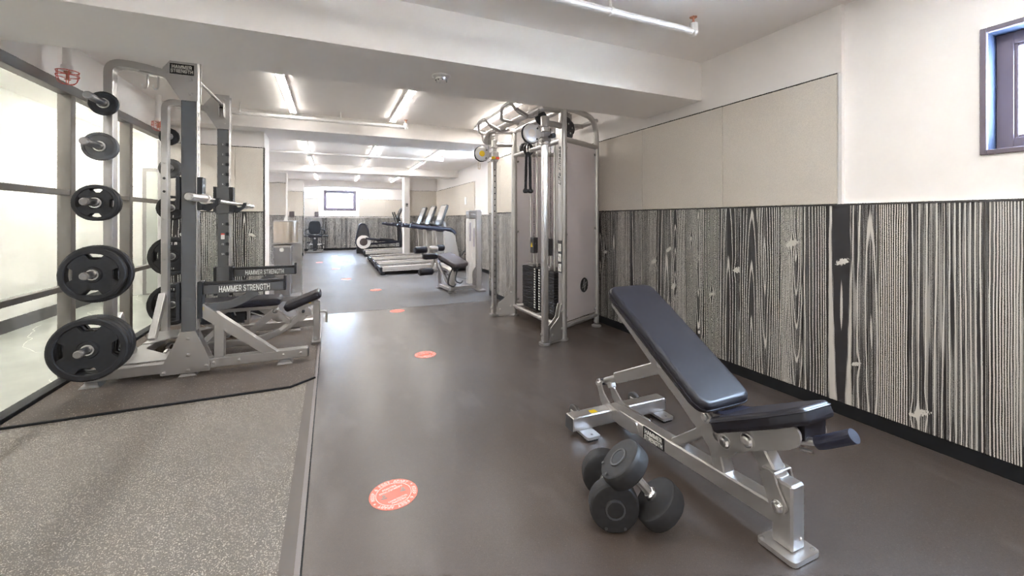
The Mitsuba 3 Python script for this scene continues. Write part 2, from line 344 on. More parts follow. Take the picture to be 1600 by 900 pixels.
wainscot(w3, 'y', 14.5, -1.7, -.81, -1, wide=(.16, .26)); panels(w3, 'y', 14.5, [-1.7, -.81], -1); plinth('baseboard_alcove', 'y', 14.5, -1.7, -.81, -1)
add('trim', box((-.81, 14.46, 0), (-.797, 14.5, 2.0)), 'dark_trim', w3)
# unseen end of the room behind the camera
struct('wall_front', box((-3.1, -3.4, 0), (3.1, -3.2, 2.5)), 'plaster')
# glass wall: head, track, rails, mullions, panes
wg = struct('wall_left', box((-1.77, -3.2, 2.10), (-1.705, YT, 2.45)), 'plaster')
add('header', box((-1.765, -3.2, 2.03), (-1.69, YT - .03, 2.10), .003), 'bronze', wg)
add('track', box((-1.76, -3.2, 0), (-1.68, YT - .03, .032), .003), 'black_base', wg)
mul = [3.96 + .932 * k for k in range(-7, 2)]
for y in mul: add('mullion', box((-1.765, y - .03, .032), (-1.69, y + .03, 2.03), .003), 'bronze', wg)
ends = [-3.2] + mul + [YT - .03]
for y0, y1 in zip(ends[:-1], ends[1:]):
    a, b = y0 + .03, y1 - (.03 if y1 < YT - .1 else 0)
    for z in (.666, 1.335): add('rail', box((-1.745, a, z - .019), (-1.695, b, z + .019), .002), 'bronze', wg)
    for z0, z1 in ((.032, .647), (.685, 1.316), (1.354, 2.03)):
        add('pane', (np.array([(-1.72, a, z0), (-1.72, b, z0), (-1.72, b, z1), (-1.72, a, z1)]), np.array([(0, 1, 2), (0, 2, 3)])), 'glass', wg)
# corridor
struct('wall_corridor', box((-3.2, -3.2, 0), (-3.02, 9.2, 2.5)), 'corridor_paint')
struct('baseboard_corridor', box((-3.02, -3.2, 0), (-3.0, 9.2, .13)), 'dark_gray')
we2 = struct('wall_corridor_end', box((-3.1, 8.0, 0), (-1.9, 8.2, 2.5)), 'corridor_paint')
d1 = struct('door_1', box((-2.62, 7.96, 0), (-1.95, 8.0, 1.92)), 'silver_dark', label='grey framed door at the end of the corridor')
add('door_leaf', box((-2.57, 7.945, .02), (-2.0, 7.962, 1.87)), 'corridor_grey', d1)

def window(name, axis, a0, a1, z0, z1, face, depth, fw=.022, sash=.055):
    """Frame with a reveal, a sash and a pane; the reveal runs from the wall face outwards by depth."""
    k = struct(name)
    def bx(a, b, c, d, p, q, ch=.002): return box((p, a, c), (q, b, d), ch) if axis == 'x' else box((a, p, c), (b, q, d), ch)
    def ring(o, w, p, q): return cat([bx(a0 + o, a0 + o + w, z0 + o, z1 - o, p, q), bx(a1 - o - w, a1 - o, z0 + o, z1 - o, p, q), bx(a0 + o + w, a1 - o - w, z0 + o, z0 + o + w, p, q), bx(a0 + o + w, a1 - o - w, z1 - o - w, z1 - o, p, q)])
    add('frame', ring(0, fw, face - .012, face + .012), 'window_frame_mat', k); add('reveal', ring(.001, fw - .001, face + .012, face + depth + .05), 'window_reveal', k)
    add('sash', ring(fw, sash, face + depth, face + depth + .045), 'window_frame_mat', k)
    add('glazing_bead', ring(fw + sash, .012, face + depth + .008, face + depth + .03), 'window_frame_mat', k)
    i = fw + sash; p = face + depth + .02
    q = [(p, a0 + i, z0 + i), (p, a1 - i, z0 + i), (p, a1 - i, z1 - i), (p, a0 + i, z1 - i)]
    if axis == 'y': q = [(b, a, c) for a, b, c in q]
    add('pane', (np.array(q), np.array([(0, 1, 2), (0, 2, 3)])), 'glass', k)
window('window_1', 'x', W0, W1, Z0, Z1, 2.775, .09)
window('window_2', 'x', 6.6, 7.8, 1.45, 2.05, 3.01, .09)
window('window_3', 'y', -.256, .834, 1.46, 2.19, 16.5, .06, .03, .05)

# ---------------------------------------------------------------- lamps
def lamp(x, y0, y1, label, zc=2.40, group='linear ceiling lamps'):
    k = thing('ceiling_lamp', label, 'ceiling light', group)
    add('housing', box((x - .035, y0, zc - .034), (x + .035, y1, zc - .001), .002), 'lamp_body', k)
    c0, c1 = zc - .0345, zc - .044
    d = (np.array([(x - .03, y0 + .006, c0), (x - .03, y1 - .006, c0), (x - .03, y1 - .006, c1), (x - .03, y0 + .006, c1), (x + .03, y1 - .006, c1), (x + .03, y0 + .006, c1), (x + .03, y1 - .006, c0), (x + .03, y0 + .006, c0)]),
         np.array([(0, 1, 2, 3), (3, 2, 4, 5), (5, 4, 6, 7)]))
    sh = mikit.ply(d, 'lamp_body', False); sh['emitter'] = {'type': 'area', 'radiance': {'type': 'rgb', 'value': [LAMP, LAMP * .94, LAMP * .86]}}
    put('diffuser', sh, k)
rows = {'left': -.4, 'middle': .7, 'right': 1.8}
for nm, x in rows.items():
    lamp(x, 3.93, 5.32, f'bright linear ceiling lamp between the two nearest beams, {nm} of its row of three')
    lamp(x, 7.2, 8.55, f'linear ceiling lamp past the second beam, {nm} of the nearer row of three')
    lamp(x, 8.98, 10.3, f'linear ceiling lamp just before the third beam, {nm} of its row')
    lamp(x, 15.35, 16.3, f'farthest linear ceiling lamp before the end wall, {nm} of its row')
    lamp(x, 11.9, 14.0, f'far linear ceiling lamp behind the third beam, {nm} of its row')
for nm, x in rows.items():
    lamp(x, .2 if x < 1.5 else -.35, 1.45 if x < 1.5 else 1.1, f'linear ceiling lamp of the near bay above the camera, {nm} row')
    lamp(x, -2.4, -1.1, f'linear ceiling lamp behind the camera, {nm} row')
for y, nm in ((-1.5, 'behind the camera'), (1.2, 'beside the camera'), (3.9, 'beside the squat rack'), (6.3, 'nearest its grey door')):
    k = thing('corridor_lamp', f'linear lamp of the corridor behind the glass, {nm}', 'ceiling light', 'corridor lamps')
    add('housing', box((-2.45, y, 2.43), (-2.33, y + 1.3, 2.459), .002), 'lamp_body', k)
    sh = mikit.ply(box((-2.44, y + .01, 2.412), (-2.34, y + 1.29, 2.429)), 'lamp_body', False); sh['emitter'] = {'type': 'area', 'radiance': {'type': 'rgb', 'value': [LAMP * 1.3, LAMP * 1.27, LAMP * 1.2]}}
    put('diffuser', sh, k)

# ---------------------------------------------------------------- incline bench in the foreground
def adjustable_bench():
    k = thing('adjustable_bench', 'silver adjustable bench with black pads set to an incline, beside the two dumbbells', 'weight bench')
    X = 1.455; w = .07; xl = X - w / 2
    add('base_tube', beam((X, 1.87, .078), (X, .93, .118), w, .068, .006), 'silver', k)
    add('front_post', box((xl, .895, .02), (xl + w, .968, .245), .007), 'silver', k)
    fp = add('foot_plate', extr(rnd([(1.385, .865), (1.525, .865), (1.525, 1.0), (1.385, 1.0)], .015), 'z', .012, .016), 'silver', k)
    for x, y in ((1.40, .985), (1.508, .882)): add('bolt', bolt((x, y, .02), (0, 0, 1), .006, .005), 'silver_dark', k)
    add('bolt', bolt((X + .01, .895, .06), (0, -1, 0), .006, .006), 'chrome', k)
    add('cross_beam', box((1.16, 1.855, .028), (1.795, 1.93, .102), .006), 'silver', k)
    for x in (1.157, 1.793): add('end_cap', box((x, 1.857, .03), (x + .005, 1.928, .1), .002), 'dark_gray', k)
    for x in (1.20, 1.70): 
        add('foot_plate', extr(rnd([(x, 1.775), (x + .08, 1.775), (x + .08, 1.90), (x, 1.90)], .012), 'z', .022, .014), 'silver', k)
        add('rubber_foot', box((x + .01, 1.785, 0), (x + .07, 1.89, .0155)), 'rubber', k)
        add('bolt', bolt((x + .04, 1.80, .028), (0, 0, 1), .006, .004), 'silver_dark', k)
    for x in (1.235, 1.645):
        add('wheel', lathe([(.012, -.012), (.04, -.012), (.046, -.008), (.046, .008), (.04, .012), (.012, .012), (.012, -.012)], (x, 1.955, .076), (1, 0, 0), 28), 'rubber_grey', k)
        add('wheel_bracket', box((x - .022, 1.925, .05), (x - .014, 1.968, .095), .002), 'silver', k)
    add('warning_label', box((1.285, 1.868, .1015), (1.325, 1.90, .1032)), 'yellow_label', k)
    rear = rnd([(2.005, .215), (1.985, .232), (1.962, .222), (1.945, .175), (1.885, .128), (1.80, .118), (1.66, .118), (1.64, .072), (1.69, .052), (1.80, .048), (1.90, .062), (1.96, .11)], .01)
    for x in (xl - .006, xl + w + .006): add('rear_bracket', extr(rear, 'x', x, .009), 'silver', k)
    add('bolt', bolt((xl - .010, 1.980, .207), (-1, 0, 0), .016, .014), 'chrome', k)
    add('pivot_rod', rod((xl - .01, 1.980, .207), (xl + w + .01, 1.980, .207), .009), 'chrome', k)
    a, b = np.array((X, 1.955, .222)), np.array((X, 1.50, .455)); d = (b - a) / np.linalg.norm(b - a)
    add('sleeve', rod(a - d * .02, a + d * .115, .019, ch=.003), 'silver', k); add('sleeve_cap', rod(a - d * .055, a - d * .018, .020, ch=.004), 'blue_black', k)
    add('slide_block', beam(a + d * .02 - (0, 0, .03), a + d * .06 - (0, 0, .03), .035, .035), 'silver', k)
    add('support_strut', beam(a + d * .10, b, .045, .058, .005, up=(0, -.5, 1)), 'silver', k)
    back = rnd([(1.862, .675), (1.842, .708), (1.52, .519), (1.265, .372), (1.215, .356), (1.196, .325), (1.205, .285), (1.188, .262), (1.164, .272), (1.157, .300), (1.138, .318), (1.110, .318), (1.094, .298), (1.096, .262),
                (1.125, .225), (1.172, .208), (1.225, .222), (1.268, .262), (1.315, .292), (1.385, .345), (1.50, .418)], .008)
    for x in (xl - .006, xl + w + .006): add('back_frame_plate', extr(back, 'x', x, .010), 'silver', k)
    add('back_frame', beam((X, 1.83, .672), (X, 1.27, .335), w, .03, .004, up=(0, -.5, 1)), 'silver', k)
    add('hub_post', beam((X, 1.185, .13), (X, 1.225, .255), .06, .055, .005, up=(0, 1, 0)), 'silver', k)
    add('brace', beam((X, 1.435, .125), (X, 1.265, .262), .055, .04, .004), 'silver', k)
    for y, z, r in ((1.492, .468, .014), (1.235, .335, .020)): add('bolt', bolt((xl - .011, y, z), (-1, 0, 0), r, .012), 'chrome', k)
    seatp = rnd([(1.172, .318), (1.155, .280), (1.105, .266), (.880, .388), (.852, .412), (.846, .445), (.860, .474)], .016)
    for x in (xl - .030, xl + w + .030): add('seat_plate', extr(seatp, 'x', x, .010), 'silver', k)
    add('pivot_rod', rod((xl - .036, 1.128, .294), (xl + w + .036, 1.128, .294), .010), 'silver', k)
    for y, z in ((1.128, .294), (1.032, .345)):
        add('bolt', bolt((xl - .035, y, z), (-1, 0, 0), .022, .016), 'chrome', k); add('washer', lathe([(0, 0), (.028, 0), (.028, .004), (0, .004)], (xl - .0345, y, z), (-1, 0, 0)), 'steel', k)
    add('seat_post', beam((X, .965, .225), (X, 1.045, .335), .062, .062, .006, up=(0, 1, .5)), 'silver', k)
    clev = rnd([(.918, .135), (.960, .135), (.985, .20), (1.005, .248), (.955, .272), (.935, .22), (.905, .165)], .014)
    for x in (xl - .008, xl + w + .008): add('clevis_plate', extr(clev, 'x', x, .010), 'silver', k)
    add('clevis_bridge', beam((xl - .012, .972, .262), (xl + w + .012, .972, .262), .05, .010, .003), 'silver', k)
    add('bolt', bolt((xl - .013, .937, .160), (-1, 0, 0), .018, .016), 'chrome', k)
    add('bolt', bolt((xl + w + .013, .937, .160), (1, 0, 0), .016, .012), 'chrome', k)
    h = add('handle', tube([(X - .035, .90, .405), (X - .035, .80, .445), (X - .035, .745, .485)], .013), 'steel', k)
    add('handle_grip', tube([(X - .035, .815, .437), (X - .035, .80, .445), (X - .035, .715, .506)], .021, 16), 'blue_black', k)
    add('release_pin', rod((X - .035, .868, .392), (X - .035, .83, .398), .005), 'chrome', k)
    add('seat_support', hull([(X + a, y, z) for a in (-.05, .06) for y, z in ((.845, .43), (.95, .37), (.845, .495), (.95, .435))]), 'vinyl', k)
    # pads
    u = np.array((0, 1.785 - 1.175, .772 - .392)); L = np.linalg.norm(u); u /= L; n = np.cross((1, 0, 0), u); n = n if n[2] > 0 else -n
    c = (np.array((0, 1.785, .772)) + np.array((0, 1.175, .392))) / 2 + (X, 0, 0) + n * .007
    M = mat4((1, 0, 0), u, n, c)
    bp = add('back_pad', pad(rrect(.285, L, .05), .060, .022, M), 'vinyl', k, smooth=40)
    add('piping', cat([sweep(np.array([(p[0], p[1], .0) for p in rrect(.287, L + .002, .05).exterior.coords]), circ(.0035, 6)).apply_transform(M)]), 'vinyl', bp)
    add('pad_board', pad(rrect(.25, L - .06, .04), .012, .004, mat4((1, 0, 0), u, n, c - n * .035)), 'black_paint', k)
    add('pad_flap', beam((X + .02, 1.19, .375), (X + .02, 1.13, .392), .16, .004, .001), 'blue_black', k)
    a, b = np.array((X, 1.150, .353)), np.array((X, .830, .522)); u = (a - b) / np.linalg.norm(a - b); n = np.cross((1, 0, 0), u); L = np.linalg.norm(a - b)
    M = mat4((1, 0, 0), u, n, (a + b) / 2)
    out = Polygon([(-.075, -L / 2), (.075, -L / 2), (.118, -L / 2 + .10), (.13, L / 2), (-.13, L / 2), (-.118, -L / 2 + .10)]).buffer(-.025).buffer(.025, quad_segs=4)
    sp = add('seat_pad', pad(out.convex_hull, .056, .017, M), 'vinyl', k, smooth=40)
    add('piping', sweep(np.array([(p[0], p[1], .012) for p in out.convex_hull.buffer(.001).exterior.coords]), circ(.0033, 6)).apply_transform(M), 'vinyl', sp)
    # maker's plate on the side of the base tube
    lp = add('name_plate', box((xl - .004, 1.478, .066), (xl + .001, 1.615, .124)).apply_transform(np.eye(4)), 'black_paint', k, label='black name plate reading HAMMER STRENGTH')
    sl = np.array((0, -.94, .04)); sl /= np.linalg.norm(sl)
    for t, zz, wd in (('HAMMER', .107, .115), ('STRENGTH', .081, .122)): add('lettering', words(t, .020, (xl - .004, 1.546, zz), sl, np.cross(sl, (1, 0, 0)) * (1 if np.cross(sl, (1, 0, 0))[2] > 0 else -1), width=wd), 'white_print', lp)
adjustable_bench()

# ---------------------------------------------------------------- dumbbells
def dumbbell(c, d, L, R, label):
    k = thing('dumbbell', label, 'dumbbell', 'dumbbells on the floor')
    c, d = np.array(c, float), np.array(d, float); d /= np.linalg.norm(d); t = .068; g = L / 2
    head = [(0, 0), (.012, 0), (R * .40, .0), (R * .42, .003), (R * .88, .003), (R * .95, .006), (R * .985, .013), (R, .020), (R, t - .016), (R * .975, t - .006), (R * .90, t), (R * .70, t + .003), (.03, t + .012), (0, t + .012)]
    for s in (-1, 1):
        h = add('head', lathe(head, c + s * d * g, -s * d, 56), 'rubber', k, smooth=35)
        add('end_ring', lathe([(R * .33, -.002), (R * .40, -.002), (R * .40, .004), (R * .33, .004), (R * .33, -.002)], c + s * d * g, -s * d, 40), 'dark_gray', h)
        up = np.cross(d, (0, 0, 1.)); up = np.cross(up, d) if np.linalg.norm(up) > .1 else np.array((1., 0, 0)); up /= np.linalg.norm(up); o = c + s * d * (g + .0005); rt = np.cross(up, s * d)
        for q in (-1, 1): add('rivet', lathe([(0, 0), (R * .06, 0), (R * .06, .003), (0, .003)], o - up * R * .72 + rt * q * R * .38, s * d, 12), 'dark_gray', h)
        add('collar', lathe([(0, 0), (.024, 0), (.024, .010), (.019, .016), (0, .016)], c + s * d * (g - t - .012), -s * d, 24), 'chrome', k)
    ang = np.arange(40) * 2 * np.pi / 40; prof = np.stack([(.0155 + .0012 * np.cos(8 * ang)) * np.cos(ang), (.0155 + .0012 * np.cos(8 * ang)) * np.sin(ang)], 1)
    add('grip', sweep(np.array([c - d * (g - t), c, c + d * (g - t)]), prof), 'steel', k, smooth=40)
d1 = np.array((.43, .90, 0)); d1 /= np.linalg.norm(d1); p0 = np.array((.945, 1.222, .0912))
dumbbell(p0 + d1 * .1315, d1, .263, .091, 'black round-headed dumbbell lying flat on the floor under the other one')
A, B = np.array((1.000, 1.245, .236)), np.array((1.118, 1.185, .089))
dumbbell((A + B) / 2, A - B, .263, .091, 'black dumbbell propped up with one head resting on the other dumbbell')

# ---------------------------------------------------------------- floor stickers
def decal(x, y, r, label, full, rot=0.0):
    k = thing('floor_sticker', label, 'floor sticker', 'round pink floor stickers')
    disc = Point(x, y).buffer(r, quad_segs=14)
    add('disc', extr(disc, 'z', .0008, .0012), 'pink_decal', k)
    if not full: return
    add('ring', extr(Point(x, y).buffer(r * .74).difference(Point(x, y).buffer(r * .715)), 'z', .0017, .0006), 'decal_white', k)
    cx, sx = math.cos(rot), math.sin(rot); R = lambda a, b: (x + a * cx - b * sx, y + a * sx + b * cx, .0014)
    for t, b, hh, wd in (('PRACTICE', .46, .10, .62), ('SOCIAL DISTANCING', .30, .10, 1.02), ('THANK YOU FOR', -.40, .085, .82), ('PRACTICING', -.54, .085, .62)):
        add('lettering', words(t, r * hh, R(0, r * b), (cx, sx, 0), (-sx, cx, 0), .0006, True, r * wd), 'decal_white', k)
    s = 'KEEP 6 FEET APART * KEEP 6 FEET APART * '
    for i, ch in enumerate(s):
        if ch == ' ': continue
        a = math.pi * .95 - 2 * math.pi * i / len(s) + rot
        add('lettering', words(ch, r * .15, (x + r * .86 * math.cos(a), y + r * .86 * math.sin(a), .0014), (math.sin(a), -math.cos(a), 0), (math.cos(a), math.sin(a), 0), .0006, True), 'decal_white', k)
    for s in (-1, 1):                                                # two small grey figures, head and shoulders
        o = R(s * r * .42, r * .0)
        fig = unary_union([Point(o[0], o[1] + r * .10).buffer(r * .075), rnd([(o[0] - r * .15, o[1] - r * .10), (o[0] + r * .15, o[1] - r * .10), (o[0] + r * .09, o[1] + .0), (o[0] - r * .09, o[1] + .0)], r * .02)])
        add('figure', extr(fig, 'z', .0017, .0006), 'decal_grey', k)
decal(.238, 1.779, .098, 'round pink floor sticker with white lettering, nearest the camera', True, .28)
decal(.728, 3.50, .090, 'second nearest pink floor sticker, in the middle of the dark floor', True, .1)
decal(.752, 5.30, .09, 'pink floor sticker just before the cross seam of the floor', False)
decal(.655, 7.0, .09, 'pale pink floor sticker on the far floor past the seam', False)
decal(.258, 8.5, .09, 'pink floor sticker well beyond the seam, left of the treadmills', False)
decal(.095, 10.34, .09, 'pink floor sticker level with the third treadmill', False)
decal(-.29, 12.03, .09, 'pink floor sticker farthest left, towards the alcove with the fountain', False)
decal(.09, 13.92, .09, 'farthest pink floor sticker, in front of the end wall', False)

# ---------------------------------------------------------------- rubber mat under the rack
mo = Polygon([(-1.672, 3.185), (-.26, 3.185), (-.118, 3.30), (-.118, 5.44), (-1.672, 5.44)])
k = tag(add('rubber_mat', extr(mo, 'z', .007, .011), 'mat_rubber'), 'dark brown flecked rubber mat under the squat rack', 'mat')
add('edge', extr([(-1.672, 3.172), (-.256, 3.172), (-.106, 3.294), (-.118, 3.300), (-.26, 3.185), (-1.672, 3.185)], 'z', .0065, .012), 'black_base', k, label='black cut front edge')

# ---------------------------------------------------------------- squat rack
YC, X0, X1 = 4.235, -.995, -.905
MZ = .0125                                                            # top of the mat
RACK = thing('squat_rack', 'silver and black half rack with plate pegs standing on the rubber mat', 'squat rack')
def rack_side(near):
    Y = (lambda y: y) if near else (lambda y: 2 * YC - y)
    s = 1 if near else -1
    def bxy(x0, y0, z0, x1, y1, z1, c=.004): return box((x0, Y(y0), z0), (x1, Y(y1), z1), c)
    u = add('upright', bxy(X0, 3.683, .06, X1, 3.758, 2.30), 'upright_gray', RACK)
    # perforated silver face towards the aisle
    strip = Polygon([(Y(3.683), .34), (Y(3.758), .34), (Y(3.758), 2.30), (Y(3.683), 2.30)])
    holes = []
    for i in range(34):
        z = .42 + .05 * i
        holes.append(Point(Y(3.72), z).buffer(.010, quad_segs=3) if i % 2 else rnd([(Y(3.72) - .010, z - .017), (Y(3.72) + .010, z - .017), (Y(3.72) + .010, z + .017), (Y(3.72) - .010, z + .017)], .004, 1))
    add('hole_strip', extr(strip.difference(unary_union(holes)), 'x', X1 + .003, .006), 'silver', RACK)
    if not near:                                                      # black notches and numbers show on the camera side of the far upright
        for i in range(13):
            z = 1.86 - .095 * i
            if 1.19 < z < 1.46 or .5 < z < .75: continue
            add('notch', box((X1 - .022, 4.706, z - .014), (X1 + .004, 4.712, z + .014)), 'black_base', RACK)
            add('number', words(str(i + 1), .014, (X1 - .045, 4.7115, z), (1, 0, 0), (0, 0, 1), .001), 'white_print', RACK)
        add('warning_label', box((X0 + .03, 4.709, .955), (X1 - .03, 4.713, 1.01)), 'white_print', RACK, label='small white and red warning label')
        add('warning_label', box((X0 + .03, 4.7085, .998), (X1 - .03, 4.7135, 1.012)), 'red_label', RACK)
    gt = rnd([(-1.105, 2.185), (-1.098, 2.222), (-1.02, 2.33), (-.895, 2.33), (-.893, 2.005), (-.997, 2.005), (-1.085, 2.155)], .006)
    gb = rnd([(-1.112, .036), (-1.112, .078), (-.995, .335), (-.908, .335), (-.82, .112), (-.82, .036)], .006)
    for y in (3.676, 3.765):
        g = add('top_gusset', extr(gt, 'y', Y(y), .008), 'silver', RACK); h = add('base_gusset', extr(gb, 'y', Y(y), .008), 'silver', RACK)
        if y < 3.7 or not near:
            yy = Y(y) - .004 * 1; ax = (0, -1, 0)
            for x, z in ((-.935, 2.285), (-.935, 2.155), (-.935, 2.055), (-1.075, 2.20)): add('bolt', bolt((x, yy, z), ax, .012), 'silver', g)
            for x, z in ((-.95, .285), (-.95, .165), (-.95, .055), (-1.09, .055), (-.84, .075)): add('bolt', bolt((x, yy, z), ax, .012), 'silver', h)
    if near:
        lp = add('name_plate', box((-1.056, 3.668, 2.188), (-.915, 3.673, 2.262), .001), 'black_paint', RACK, label='black name plate reading HAMMER STRENGTH')
        for t, z, w in (('HAMMER', 2.240, .118), ('STRENGTH', 2.210, .130)): add('lettering', words(t, .024, (-.985, 3.668, z), (1, 0, 0), (0, 0, 1), .002, True, w), 'white_print', lp)
    # storage upright with the curved arm over to the main upright
    path = smoothpath([(-1.397, Y(3.718), .10), (-1.397, Y(3.718), 2.225), (-1.24, Y(3.718), 2.222), (-1.08, Y(3.718), 2.185)], .20, 12)
    add('storage_upright', sweep(path, rect(.052, .076), (0, 1, 0)), 'silver', RACK, smooth=30)
    for z in ((1.70,) if near else (1.52, 1.66, 1.40, 1.15, .93, .78)):
        add('bolt', bolt((-1.397, Y(3.718) - .038, z), (0, -1, 0), .010), 'dark_gray' if near or z in (1.52, 1.40) else 'silver', RACK)
    # hooks under the arm
    add('hook_plate', beam((-1.235, Y(3.718), 2.183), (-1.10, Y(3.718), 2.163), .06, .006, .001), 'steel', RACK)
    for x in (-1.195, -1.135): add('hook', tube([(x, Y(3.718), 2.175), (x, Y(3.718), 2.085), (x - .012, Y(3.705), 2.068), (x - .022, Y(3.692), 2.078), (x - .022, Y(3.690), 2.098)], .006, 8, .012), 'steel', RACK)
    # base: long beam, strut, stub
    add('base_beam', bxy(-1.525, 3.683, .048, -.172, 3.758, .118, .005), 'silver', RACK)
    add('end_cap', bxy(-.172, 3.686, .05, -.168, 3.755, .116), 'dark_gray', RACK)
    add('strut', extr([(-.891, .522), (-.862, .522), (-.392, .117), (-.492, .117), (-.891, .440)], 'y', Y(3.72), .066), 'silver', RACK)
    add('strut_plate', bxy(X1 + .006, 3.69, .38, X1 + .014, 3.75, .56), 'silver', RACK)
    add('bolt', bolt((X0 - .01 if False else X1 + .014, Y(3.72), .535), (1, 0, 0), .010), 'chrome', RACK)
    add('strut_label', box((-.882, Y(3.688) - .001, .478), (-.858, Y(3.688) + .001, .502)), 'yellow_label', RACK)
    add('stub_post', bxy(-.80, 3.69, .118, -.735, 3.75, .36), 'silver', RACK)
    for x in (-.80, -.64, -.345, -.225): add('bolt', bolt((x, Y(3.683) - (0 if near else .075), .085), (0, -1, 0), .011), 'silver', RACK)
    for x in (-.955, -1.49, -.335):
        add('foot', hull([(x + a, Y(3.72) + b, z) for a, b, z in ((-.055, -.05, MZ), (.055, -.05, MZ), (-.055, .05, MZ), (.055, .05, MZ), (-.045, -.045, .026), (.045, -.045, .026), (-.03, .03, .048), (.03, .03, .048), (-.03, -.02, .048), (.03, -.02, .048))]), 'silver_dark', RACK)
    # braces from the storage upright to the cross beam, with corner gussets
    add('brace', beam((-1.392, Y(3.80), .47), (-1.392, Y(4.05), .125), .05, .06, .005), 'silver', RACK)
    add('corner_gusset', extr(Polygon([(-1.42, Y(3.755)), (-1.01, Y(3.755)), (-1.36, Y(4.16)), (-1.42, Y(4.16))]), 'z', .124, .008), 'silver', RACK)
    # spotter arm and its carriage
    for x0, x1 in ((-1.024, -1.000), (-.898, -.868)): add('carriage', bxy(x0, 3.675, .42, x1, 3.77, .69, .003), 'black_paint', RACK)
    arm = add('spotter_arm', bxy(-.868, 3.70, .590, -.335, 3.74, .668, .004), 'upright_gray', RACK, label='black spotter arm lettered HAMMER STRENGTH')
    add('arm_cover', bxy(-.862, 3.692, .660, -.345, 3.748, .680, .004), 'rubber', arm)
    add('arm_stop', bxy(-.345, 3.692, .590, -.328, 3.748, .705, .003), 'black_paint', arm)
    yw = 3.6995 if near else Y(3.7405) - .0
    add('lettering', words('HAMMER STRENGTH', .044, (-.605, yw, .625), (1, 0, 0), (0, 0, 1), .0015, True, .33), 'white_print', arm)
    add('arm_brace', sweep(smoothpath([(-.87, Y(3.72), .492), (-.69, Y(3.72), .494), (-.53, Y(3.72), .592)], .09, 8), rect(.060, .036), (0, 1, 0)), 'upright_gray', arm, smooth=30)
    # bar holder
    for x0, x1 in ((-1.024, -1.000), (-.898, -.866)): add('carriage', bxy(x0, 3.675, 1.215, x1, 3.77, 1.455, .003), 'black_paint', RACK)
    if not near: add('carriage', box((X0 - .018, 4.704, 1.20), (X1 + .035, 4.712, 1.45), .003), 'upright_gray', RACK); add('carriage', box((X0 - .018, 4.704, .545), (X1 + .02, 4.712, .70), .003), 'upright_gray', RACK)
    jc = Polygon([(-.87, 1.30), (-.87, 1.215), (-.84, 1.205), (-.775, 1.262), (-.765, 1.305), (-.785, 1.305), (-.80, 1.268), (-.845, 1.262), (-.845, 1.30)])
    add('bar_holder', extr(jc, 'y', Y(3.722), .05), 'black_paint', RACK)
    # pegs
    for z in PEGZ: 
        tip = 3.335 if z < .5 else 3.40 if z < 1.8 else 3.44
        p = add('peg', cat([rod((-1.397, Y(3.68), z), (-1.397, Y(tip), z), .0235, 24, ch=.003)]), 'peg_steel', RACK, smooth=40)
        add('peg_cap', lathe([(0, 0), (.0245, 0), (.0245, .016), (.018, .022), (0, .022)], (-1.397, Y(tip), z), (0, -s, 0), 24), 'silver_dark', p, smooth=40)
PEGZ = (.333, .796, 1.257, 1.630, 1.925)
rack_side(True); rack_side(False)
add('cross_beam', box((-1.43, 3.76, .05), (-1.355, 4.71, .118), .005), 'silver', RACK)
add('rear_plate', box((-1.02, 3.765, .05), (-.96, 4.705, .11), .004), 'silver_dark', RACK)
add('pull_up_bar', tube([(-.95, 3.765, 2.222), (-.95, 4.70, 2.232)], .0135, 16), 'silver', RACK, smooth=30)
for x in (-.968, -.932): add('bar_bracket', box((x - .003, 4.64, 2.11), (x + .003, 4.705, 2.245), .002), 'silver', RACK)
add('bar_pin', rod((-.972, 4.67, 2.20), (-.928, 4.67, 2.20), .008, 12), 'black_paint', RACK)

# loose collars under the rack
for i, (x, y) in enumerate(((-1.22, 4.22), (-1.16, 4.38), (-1.26, 4.42))):
    k = thing('spring_collar', ['chrome bar collar lying on the mat under the rack, nearest of three', 'chrome bar collar lying on the mat between two others under the rack', 'chrome bar collar lying on the mat under the rack, closest to the far upright'][i], 'bar collar', 'bar collars under the rack')
    add('ring', lathe([(.024, -.016), (.036, -.016), (.036, .016), (.024, .016), (.024, -.016)], (x, y, MZ + .037), (.7, -.7, .0), 24), 'chrome', k); add('lever', rod((x + .02, y, MZ + .06), (x + .07, y - .02, MZ + .075), .006), 'black_paint', k)

# barbell across the holders
BX, BZ = -.806, 1.288
k = thing('barbell', 'chrome barbell resting on the rack holders, one sleeve towards the camera', 'barbell')
add('shaft', rod((BX, 3.45, BZ), (BX, 5.02, BZ), .0145, 16), 'chrome', k, smooth=40)
for y0, y1 in ((3.47, 3.13), (5.0, 5.32)):
    d = 1 if y1 > y0 else -1
    s = add('sleeve', lathe([(0, 0), (.025, 0), (.025, abs(y1 - y0) - .004), (.022, abs(y1 - y0)), (.0, abs(y1 - y0))], (BX, y0, BZ), (0, d, 0), 28), 'chrome', k, smooth=40)
    add('collar', lathe([(0, -.03), (.020, -.03), (.036, -.022), (.036, .004), (.025, .006), (0, .006)], (BX, y0, BZ), (0, d, 0), 28), 'chrome', k, smooth=40)
    add('end_cap', lathe([(0, 0), (.017, 0), (.015, .003), (.008, .003), (.006, .001), (0, .001)], (BX, y1, BZ), (0, d, 0), 24), 'steel', s)

